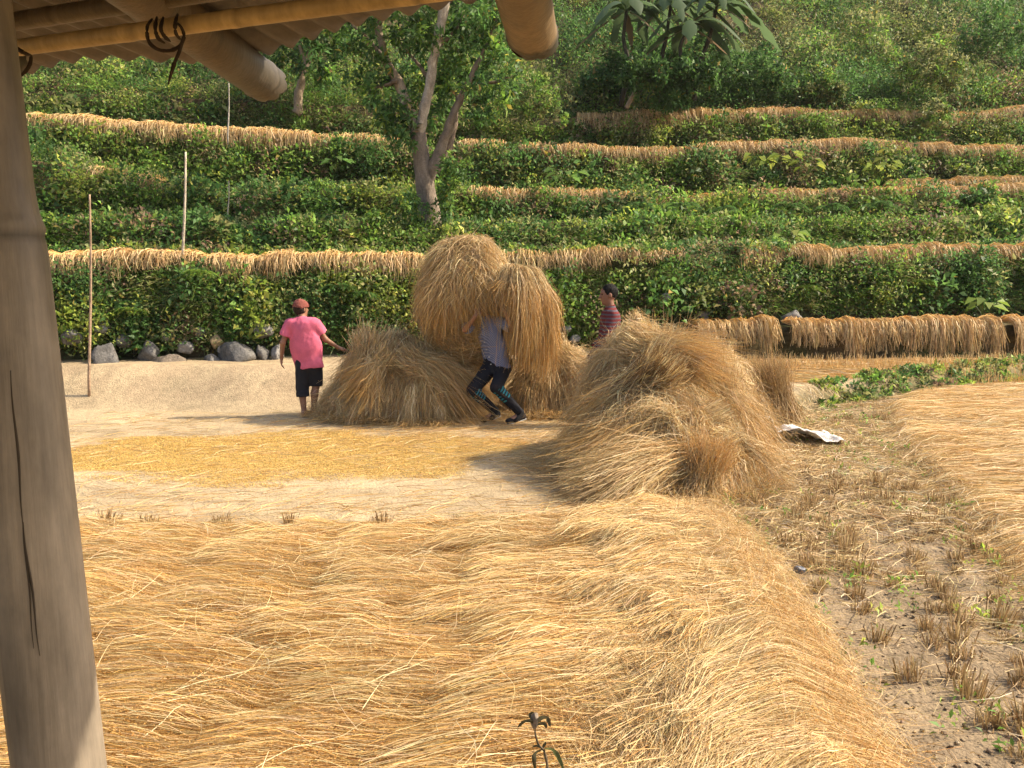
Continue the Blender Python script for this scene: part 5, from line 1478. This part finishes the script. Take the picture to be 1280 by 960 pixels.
def build_striped():
    gp = at_y(765, 539, 10.4); loc = np.array([gp[0] - .07, gp[1] + .15, float(ground_z(gp[0], gp[1]))])
    fv = unit((-1., -.08, 0))
    J = dict(pelvis=(.03, 0, .93), waist=(.03, 0, 1.10), chest=(.045, 0, 1.29), neck=(.06, 0, 1.46), shL=(.06, -.19, 1.40), shR=(.06, .19, 1.40),
             elL=(-.03, -.25, 1.12), elR=(.0, .26, 1.13), wrL=(-.16, -.24, .93), wrR=(-.14, .22, .95),
             hipL=(.03, -.09, .88), hipR=(.03, .09, .88), knL=(-.02, -.10, .48), knR=(.05, .10, .48), anL=(.02, -.10, .08), anR=(.10, .10, .08), toeL=(-.14, -.11, .02), toeR=(-.06, .11, .02))
    f = Field((-.4, -.42, -.03), (.35, .42, 1.85), .0065)
    torso(f, J, fv, 1.0); limbs(f, J, 1.0)
    f.cone(J['chest'], J['neck'], .085, .058, .04); f.cone((.06, 0, 1.42), (.035, 0, 1.56), .054, .052, .02)
    hc = np.array((.02, 0, 1.655)); hf = unit((-1., -.12, -.06)); A = head(f, hc, hf, (0, 0, 1), 1.06)
    hand(f, J['wrL'], (-.4, .0, -.9), (0, 1, 0), -1, .5); hand(f, J['wrR'], (-.4, .0, -.9), (0, -1, 0), 1, .5)
    o = field_obj(f, 'person', M_skin, (.22, .105, .065), loc)
    tag(o, 'man with short black hair in red striped shirt standing behind the biggest straw heap', 'person')
    for q in (-1, 1):
        g = Geo(); V, F, cc = lumpy(hc + A[0] * q * .031 + hf * .084 + A[2] * .002, (.011, .011, .011), 3, (.03, .02, .018), 8, 0); g.add(V, F, cc); g.build('eye', M_hair, o, smooth=True)
    s = Field((-.3, -.4, .75), (.35, .4, 1.6), .0075); fl = (fv, .68)
    s.cone((.03, 0, .90), (.03, 0, 1.10), .185, .178, .04, flat=fl, cut=[((0, 0, .86), (0, 0, -1))]); s.cone((.03, 0, 1.10), (.045, 0, 1.31), .178, .19, .05, flat=fl)
    s.cone((.06, -.15, 1.375), (.06, .15, 1.375), .078, .078, .06); s.cone((.06, 0, 1.40), (.05, 0, 1.50), .084, .066, .03, cut=[((0, 0, 1.505), (-.3, 0, 1))])
    for q in 'LR':
        a = np.array(J['sh' + q]); b = np.array(J['el' + q]); s.cone(a, b, .068, .066, .035); w_ = np.array(J['wr' + q]); s.cone(b, w_, .064, .05, .02, cut=[(b + (w_ - b) * .9, w_ - b)])
    s.wrinkle(.010, 7, 5, 970)
    field_obj(s, 'shirt', cloth_mat('red_striped_cotton', (.13, .024, .024), 'x', ('Z', 6.8, (.085, .080, .095), 1.2, .62, .78)), (0, 0, 0), loc, o)
    t = Field((-.25, -.3, .05), (.3, .3, 1.05), .008)
    t.cone((.03, -.05, .93), (.03, .05, .93), .145, .145, .03, flat=(fv, .78))
    for q in 'LR':
        t.cone(J['hip' + q], J['kn' + q], .10, .08, .03); k_, a_ = np.array(J['kn' + q]), np.array(J['an' + q]); t.cone(k_, a_, .078, .062, .03, cut=[(k_ + (a_ - k_) * .97, a_ - k_)])
    t.wrinkle(.008, 8, 5, 980)
    field_obj(t, 'trousers', cloth_mat('blue_grey_denim', (.10, .12, .16)), (0, 0, 0), loc, o)
    h = Field(hc - .17, hc + .17, .005); up = A[2]
    h.ell(hc + up * .026 - hf * .020, (.086, .104, .102), A, .02); h.cutplane(hc + hf * .040, hf - up * .45); h.cutplane(hc - up * .058, -up); h.wrinkle(.005, 30, 20, 990)
    field_obj(h, 'hair', M_hair, (.009, .008, .007), loc, o)
build_striped()
# ================================================================ the shed one looks out of
def bamboo(g, path, r, nodes, col, n=28, tipcol=None, slim=None, tl=.4):
    path = np.asarray(path, float)
    Ln = np.linalg.norm(path[-1] - path[0]); K = max(30, int(Ln / .012))
    t = np.linspace(0, 1, K); P = np.stack([np.interp(t, np.linspace(0, 1, len(path)), path[:, i]) for i in range(3)], -1)
    rad = np.full(K, r)
    if slim: rad = rad * (slim[1] + (1 - slim[1]) * ss(slim[0] - .03, slim[0] + .02, t)) * (1 + .02 * np.sin(t * 9))
    cc = np.tile(np.array(col, float), (K, 1))
    if tipcol is not None:                       # weathered outer end; near-black where it replaces a hollow's shade
        cc = lerp(cc, np.array(tipcol), ss(tl, tl * .6, (1 - t) * Ln)[:, None])
    for q in nodes:
        dd = (t - q) * Ln
        rad = rad * (1 + .055 * np.exp(-(dd / .010) ** 2) - .035 * np.exp(-((dd - .018) / .006) ** 2))
        cc = cc * (1 - .55 * np.exp(-((dd - .014) / .006) ** 2))[:, None] * (1 + .12 * np.exp(-((dd + .01) / .02) ** 2))[:, None]
    add_tube(g, P, rad, n, cc)

shed = empty('shed', (0, 0, 0))
tag(shed, 'bamboo shed whose leaning post, tied beams and corrugated roof edge frame the view', 'shed')
g = Geo()
top, bot = at_y(-52, -60, 1.3), at_y(75, 960, 1.3)
d = (bot - top) / (bot[2] - top[2]); foot = bot + d * (0.0 - bot[2] - .05)
full = np.linalg.norm(foot - top); hgt = lambda py: np.linalg.norm(at_y(75 + (py - 960) * .1245, py, 1.3) - top) / full
bamboo(g, [top, foot], .069, [hgt(286), hgt(286) + .42, hgt(286) + .75], (.215, .180, .138), slim=(hgt(286), .88))
post = g.build('post', M_bamboo, shed, smooth=True)
# the split in the bamboo
g = Geo()
M_crack_hollow = material('crack_and_hollow_shade', .9, col=(.045, .034, .024))
axis = nrm(foot - top); view = nrm(np.array([0, 0, CAMH]) - bot); view = nrm(view - axis * (view @ axis)); sdv = np.cross(axis, view)
def on_post(py, ang, rr=.0695):
    c = at_y(75 + (py - 960) * .1245, py, 1.3)
    return c + (view * math.cos(ang) + sdv * math.sin(ang)) * rr
sg_ = 1 if sdv[0] < 0 else -1
for a0, a1, y0, y1, w_ in ((.0, .12, 460, 650, .0024), (.12, .11, 640, 800, .0018), (.12, .21, 640, 790, .0014)):
    pts = np.array([on_post(lerp(y0, y1, u), sg_ * (lerp(a0, a1, u) + .015 * math.sin(u * 9)), .0685) for u in np.linspace(0, 1, 14)])
    add_tube(g, pts, np.interp(np.linspace(0, 1, 14), [0, .5, 1], [w_ * .5, w_, w_ * .2]), 6, np.array((.03, .02, .01)))
crk = g.build('crack', M_crack_hollow, post, smooth=True); crk['kind'] = 'stuff'

ZE = 2.33
def eave(py): return (ZE - CAMH) * FOC / (358 - py)
E0 = at_y(50, 88, eave(88)); E1 = at_y(570, 2, eave(2)); ed = nrm((E1 - E0) * [1, 1, 0])
R1e = at_y(341, 110, 2.25); R1s = at_y(190, 0, 1.66); rd = nrm(R1s - R1e)
def rafter(e, length, r, col, nodes, shear=.8, tip=(.070, .058, .042), tl=.40):
    """a bamboo whose outer end is cut at a slant, with a dark disc painted for the shade in its hollow"""
    g = Geo(); s = e + rd * length; n = 28
    bamboo(g, [s, e], r, nodes, col, n=n, tipcol=tip, tl=tl)
    V = g.V[0]; K = (len(V) - 2) // n; ax = nrm(e - s)
    dn = np.array([-.25, -.75, -.6]); dn = nrm(dn - ax * (dn @ ax))
    ring = V[(K - 1) * n:K * n]; off = ((ring - e) @ dn) / r
    jag = .010 * rng.normal(size=n) * (np.arange(n) % 3 == 0)
    amt = -ax[None] * (np.maximum(off + .35, 0) * r * shear + jag + .02)[:, None]
    nk = int((.05 + 1.6 * r * shear * 1.35) / .012) + 3
    for k in range(nk): V[(K - 1 - k) * n:(K - k) * n] += amt * (1 - k / nk)
    V[-1] = V[(K - 1) * n:K * n].mean(0)
    o = g.build('rafter', M_bamboo, shed, smooth=True)
    ring = V[(K - 1) * n:K * n]; c = ring.mean(0); nn = nrm(np.cross(ring[7] - c, ring[0] - c)); nn = nn if nn @ ax > 0 else -nn
    lip = c + (ring - c) * .80 + nn * .003; deep = c + (ring - c) * .78 + nn * .002
    gg = Geo(); i = np.arange(n); j = (i + 1) % n
    gg.add(np.concatenate([lip, [c + nn * .002]]), np.stack([i, j, np.full(n, n)], -1), np.array((.03, .02, .012)))
    gg.build('hollow_shade', M_crack_hollow, o)  # flat dark disc painted for the shade inside the bamboo
    return o
rafter(R1e, 3.0, .0485, (.085, .056, .030), [.975, .80, .62], shear=.5)
rafter(at_y(669, 60, 1.86), 2.8, .050, (.17, .115, .06), [.978, .80, .6], shear=.9, tip=(.030, .026, .016), tl=.10)  # near-black tip painted in place of the shaded hollow
rafter(at_y(24, 84, 2.02), 2.6, .036, (.15, .10, .055), [.9, .6])
# thin pole tied under the rafters, and the purlin between rafters and sheet
g = Geo(); a, b = at_y(12, 61, 1.63), at_y(400, 9, 1.385); dd = b - a
bamboo(g, [a - dd * .5, b + dd * 1.3], .0145, [.12, .33, .45, .62, .8], (.36, .24, .10), 16)
g.build('beam', M_bamboo, shed, smooth=True)
g = Geo(); a, b = at_y(5, 29, 1.80), at_y(172, 3, 1.66); dd = b - a
bamboo(g, [a - dd * .8, b + dd * 4], .018, [.2, .5, .8], (.085, .058, .032), 14)
g.build('beam', M_bamboo, shed, smooth=True)
# corrugated sheet
slope = nrm(rd - ed * (rd @ ed)); slope = nrm(slope + np.array([0, 0, .06])); up = np.cross(ed, slope); up = up if up[2] > 0 else -up
nu, nv = 520, 12
U, V = np.meshgrid(np.linspace(-1.6, 3.4, nu), np.linspace(0, 3.6, nv))
wave = .0085 * np.sin(U * 2 * math.pi / .076)
P = E0 + ed * U[..., None] + slope * V[..., None] + up * (wave + .012 * np.sin(U * 2.3) + .006 * np.sin(U * 9))[..., None] - slope * (.03 * ss(1.45, 1.75, U))[..., None] - slope * (.13 * np.exp(-((U - .62) / .33) ** 2))[..., None] + slope * (.012 * np.sin(U * 3.1 + 1) + .006 * np.sin(U * 11))[..., None]  # unseen right end of the eave pushed out to shape the post's shadow
M_tin = material('rusty_tin', .6, vary=[(5, .6, 1.3, ONE), (30, .75, 1.2, ONE)], bump=[(30, .2, ONE)], spec=.4)
g = Geo().add(P, grid_faces(nu, nv), np.array((.105, .082, .063)))
rs = g.build('roof_sheet', M_tin, shed, smooth=True)
sm = rs.modifiers.new('thickness', 'SOLIDIFY'); sm.thickness = .0025
# bark ties
def tie(paths, r=.0030):
    for pts, Y in paths:
        g = Geo()
        Q = smooth_path(np.array([at_y(a, b, Y + (c[0] if c else 0)) for a, b, *c in pts]), 5)
        add_tube(g, Q, r * np.clip(np.minimum(np.linspace(.55, 3, len(Q)), np.linspace(3.2, .35, len(Q))), .3, 1) * (1 + .1 * rng.normal(size=len(Q))), 8, np.array((.035, .024, .016)))
        g.build('tie', M_bark, shed, smooth=True)
tie([([(190, 24, .03), (184, 34), (186, 52), (198, 62), (214, 63), (226, 56), (230, 44), (224, 31), (212, 26, .04)], 1.455), ([(229, 46), (225, 62, -.01), (217, 82, -.015), (210, 106, -.02)], 1.45), ([(196, 22, .02), (194, 36, -.01), (198, 48, -.01), (206, 54, .02)], 1.455), ([(204, 22, .02), (201, 36, -.012), (206, 46, -.01), (213, 52, .02)], 1.45), ([(222, 18, .03), (219, 30, -.01), (220, 42, -.012), (226, 50, .02)], 1.445)])
tie([([(9, 30, .05), (11, 46), (18, 58), (30, 66), (39, 69, .02)], 1.56), ([(39, 69, .0), (38, 78), (33, 88), (24, 97, .01)], 1.72)], .0036)
tie([([(640, 62, 0), (650, 70), (661, 66), (671, 46), (677, 30), (676, 18)], 1.77)], .0030)
g = Geo()

# ================================================================ poles, rocks, small things
def pole(label, a, b, Y, r, col=(.42, .33, .22), bend=.02):
    p0, p1 = at_y(*a, Y), at_y(*b, Y)
    t = np.linspace(0, 1, 16)[:, None]
    P = p0 + (p1 - p0) * t + np.array([1, .3, 0]) * bend * np.sin(t * 4)
    P[-1, 2] -= .15
    g = Geo(); add_tube(g, P, np.linspace(r * .6, r, 16), 8, np.array(col))
    tag(g.build('pole', M_bark, smooth=True), label, 'pole')
pole('slender brown pole stuck in the sand bank in front of the grey rocks', (112, 243), (112, 488), 12.25, .022, (.30, .21, .14), .015)
Yp = float(lip_y(1, np.array([-5.6]))[0]) - .12
pole('tall pale pole standing at the straw fringe of the lowest terrace wall', (232, 190), (228, 338), Yp, .026, (.50, .43, .33), .01)
pole('thin grey stake high on the slope under the roof edge', (286, 104), (285, 172), 19.6, .02, (.4, .36, .3), .01)
pole('faint thin stake on the shaded step below the straw fringe', (286, 226), (285, 268), 16.6, .014, (.34, .3, .24), .01)

GREY = (.125, .118, .108); LG = (.19, .18, .165); BRN = (.15, .12, .09); YL = (.26, .20, .11)
ROCKS = [
 (88, 422, 14, 11, .5, GREY, 'pale lichen grey boulder at the left end, next to the bamboo post'), (134, 449, 17, 19, .72, GREY, 'blocky grey boulder right beside the slender pole'),
 (172, 462, 20, 9, .80, BRN, 'flat brown boulder at the top of the sand bank'), (207, 456, 25, 12, .72, BRN, 'broad low brown grey boulder next to the flat one'),
 (187, 440, 15, 12, .55, GREY, 'sloping grey boulder behind the two flat ones'), (231, 434, 10, 8, .5, LG, 'small light grey rock above the broad low boulder'),
 (266, 450, 9, 8, .68, GREY, 'small grey rock touching the biggest round boulder'), (299, 446, 24, 18, .66, GREY, 'biggest round grey boulder left of the person in pink'),
 (271, 427, 9, 8, .5, YL, 'small yellowish stone above the biggest boulder'), (326, 414, 13, 10, .45, LG, 'whitish boulder above the biggest one'),
 (328, 444, 7, 13, .6, GREY, 'narrow upright stone between the biggest boulder and the person'), (347, 441, 7, 12, .6, LG, 'upright stone nearest the person in pink'),
 (130, 410, 12, 7, .45, LG, 'light flat stone in the weeds above the blocky boulder'), (276, 438, 6, 5, .58, LG, 'tiny light stone beside the yellowish one'), (268, 460, 8, 5, .78, BRN, 'low stone at the foot of the biggest boulder'),
 (240, 463, 5, 4, .84, YL, 'tiny yellow stone on the sand bank'), (155, 425, 9, 8, .5, GREY, 'dark grey stone in the weeds over the flat boulder'), (212, 420, 9, 6, .42, LG, 'light stone high in the weeds'), (250, 415, 7, 6, .42, GREY, 'small grey stone highest among the weeds'),
 (697, 411, 5, 6, .42, LG, 'round pale stone in the wall right of the carried bundle'), (707, 412, 7, 5, .42, LG, 'oval pale stone in the wall next to the round one'), (690, 424, 5, 4, .5, GREY, 'small stone low in the wall behind the heaps'), (718, 424, 7, 5, .5, GREY, 'flat stone low in the wall near the man in stripes'),
 (833, 372, 8, 6, .35, LG, 'pale tilted stone in the weeds above the biggest heap'), (878, 395, 10, 6, .4, GREY, 'grey stone between ferns above the low straw bank'), (989, 399, 11, 10, .5, LG, 'lone square grey rock resting above the low straw bank'), (900, 383, 6, 5, .35, GREY, 'little grey stone in the ferns')]
for k, (a, b, rx, ry, off, col, lb) in enumerate(ROCKS):
    Y = 13.5
    for _ in range(6): Y = float(lip_y(1, np.array([(a - 640) * Y / FOC]))[0]) - off - .14
    c = at_y(a, b, Y)
    V, F, cc = lumpy((0, 0, 0), (pxs(rx, Y) * 1.06, pxs((rx + ry) / 2, Y), pxs(ry, Y) * 1.1), 700 + k, col, 16, .3, rot=0)
    o = Geo().add(V, F, cc).build('rock', M_rock, smooth=False); o.location = c
    tag(o, lb, 'rock', 'rocks along the foot of the lowest terrace wall')

# white sack
def sack():
    nu, nv = 60, 36
    o0 = at_z(962, 557, .09); zg = float(ground_z(o0[0], o0[1]))
    U, V = np.meshgrid(np.linspace(0, 1, nu), np.linspace(0, 1, nv))
    x = o0[0] - .03 + .80 * U - .10 * V * (1 - U) ; y = o0[1] + .62 * V - .10 * U + .05 * np.sin(U * 7)
    h = .25 * np.exp(-((U - .03) / .09) ** 2) * (1 - .5 * V) + .15 * np.exp(-((U - .42) / .26) ** 2) * (.55 + .45 * np.cos(V * 2.6)) + .05 * np.exp(-((U - .9) / .1) ** 2) * (1 - V) + .02
    h += .05 * (fbm(U * 5, V * 4, 801) - .5) + .035 * np.abs(np.sin(U * 17 + V * 6 + 2 * fbm(U * 4, V * 4, 802))) * .7 + .01 * (fbm(U * 22, V * 18, 803) - .5)
    P = np.stack([x, y, ground_z(x, y) + .02 + np.maximum(h, .0)], -1)
    m = material('woven_sack', .75, vary=[(5, .8, 1.1, ONE), (200, .88, 1.1, ONE)], bump=[(240, .2, ONE)], trans=.12)
    o = Geo().add(P, grid_faces(nu, nv), np.array((.74, .71, .66))).build('sack', m, smooth=True)
    s_ = o.modifiers.new('thickness', 'SOLIDIFY'); s_.thickness = .006
    tag(o, 'crumpled empty white sack lying on the soil beside the biggest straw heap', 'sack')
    g = Geo(); q = P[0]
    pts = np.array([q[6], q[10] + [0, -.05, -.06], q[14] + [0, -.10, -.12], q[20] + [.02, -.14, -.15]]); pts[:, 2] = np.maximum(pts[:, 2], ground_z(pts[:, 0], pts[:, 1]) + .012)
    add_tube(g, smooth_path(pts, 5), .007, 7, np.array((.6, .55, .47)))
    kid(g.build('drawstring', m, smooth=True), o)
sack()
def scrap(a, b, z, size, col, label, seed, cat='litter'):
    c = at_z(a, b, z); V, F, cc = lumpy((0, 0, 0), (size, size * .7, size * .5), seed, col, 12, .6)
    V = V * (1 + .35 * (vn(V[:, 0] * 90, V[:, 1] * 90 + V[:, 2] * 60, seed)[:, None] - .5))
    o = Geo().add(V, F, cc).build('crumpled_wrapper', material('thin_plastic', .35, vary=[(60, .6, 1.3, ONE)], spec=.5)); o.location = c
    tag(o, label, cat)
scrap(1000, 712, 0.0, .045, (.12, .125, .14), 'crumpled grey plastic wrapper on the soil beside the draped ridge', 71)
scrap(803, 634, .10, .03, (.55, .55, .55), 'white plastic scrap at the dark foot of the biggest heap', 72)
scrap(825, 630, .12, .035, (.10, .11, .12), 'dark plastic scrap at the foot of the biggest heap', 73)

# dry weed close to the viewer
def weed():
    Y = 2.0; g = Geo(); c = np.array((.13, .10, .065)); dk = np.array((.075, .07, .04))
    def st(pts, r0, r1, col=c):
        Q = smooth_path(np.array([at_y(580 + a / 6.4, 840 + b / 6.4, Y + (d_[0] if d_ else 0)) for a, b, *d_ in pts]), 5)
        add_tube(g, Q, np.linspace(r0, r1, len(Q)), 7, col)
    base = at_y(690, 1010, Y)
    Q = smooth_path(np.array([[base[0] + .03, base[1] + .03, -.05], [base[0] + .01, base[1], .3], at_y(580 + 672 / 6.4, 965, Y), at_y(580 + 640 / 6.4, 938, Y)]), 6)
    add_tube(g, Q, np.linspace(.005, .0028, len(Q)), 7, c)
    st([(640, 625), (600, 585), (580, 530), (570, 480), (572, 420)], .0032, .0022)
    o = g.build('dry_weed', M_bark, smooth=True)
    tag(o, 'dead brown weed with curled leaves standing up close in front of the rice mat', 'weed')
    def leaf(pts, w, col=dk):
        Q = smooth_path(np.array([at_y(580 + a / 6.4, 840 + b / 6.4, Y + d_) for a, b, d_ in pts]), 5); n = len(Q)
        t = np.linspace(0, 1, n); ww = w * np.sin(math.pi * np.clip(t * .9 + .08, 0, 1)) ** .7
        T = nrm(np.gradient(Q, axis=0)); sd = nrm(np.cross(T, [0, 1., .35]))
        nn = np.cross(sd, T)
        P = np.stack([Q - sd * ww[:, None] + nn * ww[:, None] * .5, Q, Q + sd * ww[:, None] + nn * ww[:, None] * .5], 1)
        gg = Geo().add(P, grid_faces(3, n), col); b = gg.build('leaf', M_leaf, o)
    leaf([(630, 625, 0), (585, 650, -.02), (562, 700, -.03), (570, 790, -.03)], .0065); leaf([(650, 620, 0), (700, 630, -.02), (750, 680, -.03), (800, 790, -.04)], .0070, np.array((.10, .12, .05)))
    leaf([(640, 640, 0), (655, 690, .01), (668, 760, .02)], .004); leaf([(610, 610, 0), (580, 595, -.01), (545, 605, -.01)], .004); leaf([(630, 610, 0), (645, 585, 0), (655, 560, 0)], .004)
    leaf([(572, 425, 0), (530, 400, -.01), (480, 405, -.02), (430, 445, -.02)], .0060); leaf([(572, 420, 0), (620, 375, -.01), (665, 380, -.02), (690, 440, -.02)], .0070)
    leaf([(570, 440, 0), (545, 380, .01), (530, 345, .01), (560, 320, .01)], .0055); leaf([(575, 430, 0), (640, 420, .01), (660, 450, .01)], .006)
    gg = Geo(); V, F, cc = lumpy(at_y(580 + 565 / 6.4, 840 + 400 / 6.4, Y), (.010, .010, .020), 5, (.22, .18, .14), 10, .8); gg.add(V, F, cc); gg.build('seed_head', M_bark, o, smooth=True)
weed()
# ================================================================ warm haze in the air
me = bpy.data.meshes.new('haze')
x0, x1, y0, y1, z0, z1 = -75, 75, -95, 95, -2, 72
vs = [(x, y, z) for x in (x0, x1) for y in (y0, y1) for z in (z0, z1)]
me.from_pydata(vs, [], [(0, 1, 3, 2), (4, 6, 7, 5), (0, 4, 5, 1), (2, 3, 7, 6), (0, 2, 6, 4), (1, 5, 7, 3)])
hz = bpy.data.objects.new('haze', me); COL.objects.link(hz); hz['kind'] = 'stuff'; hz['label'] = 'faint warm haze hanging in the air of the valley'
m = bpy.data.materials.new('haze'); m.use_nodes = True; m.node_tree.nodes.clear()
o = m.node_tree.nodes.new('ShaderNodeOutputMaterial'); v = m.node_tree.nodes.new('ShaderNodeVolumePrincipled')
v.inputs['Color'].default_value = (.95, .93, .88, 1); v.inputs['Density'].default_value = .0003; v.inputs['Anisotropy'].default_value = 0
m.node_tree.links.new(v.outputs[0], o.inputs['Volume']); me.materials.append(m)
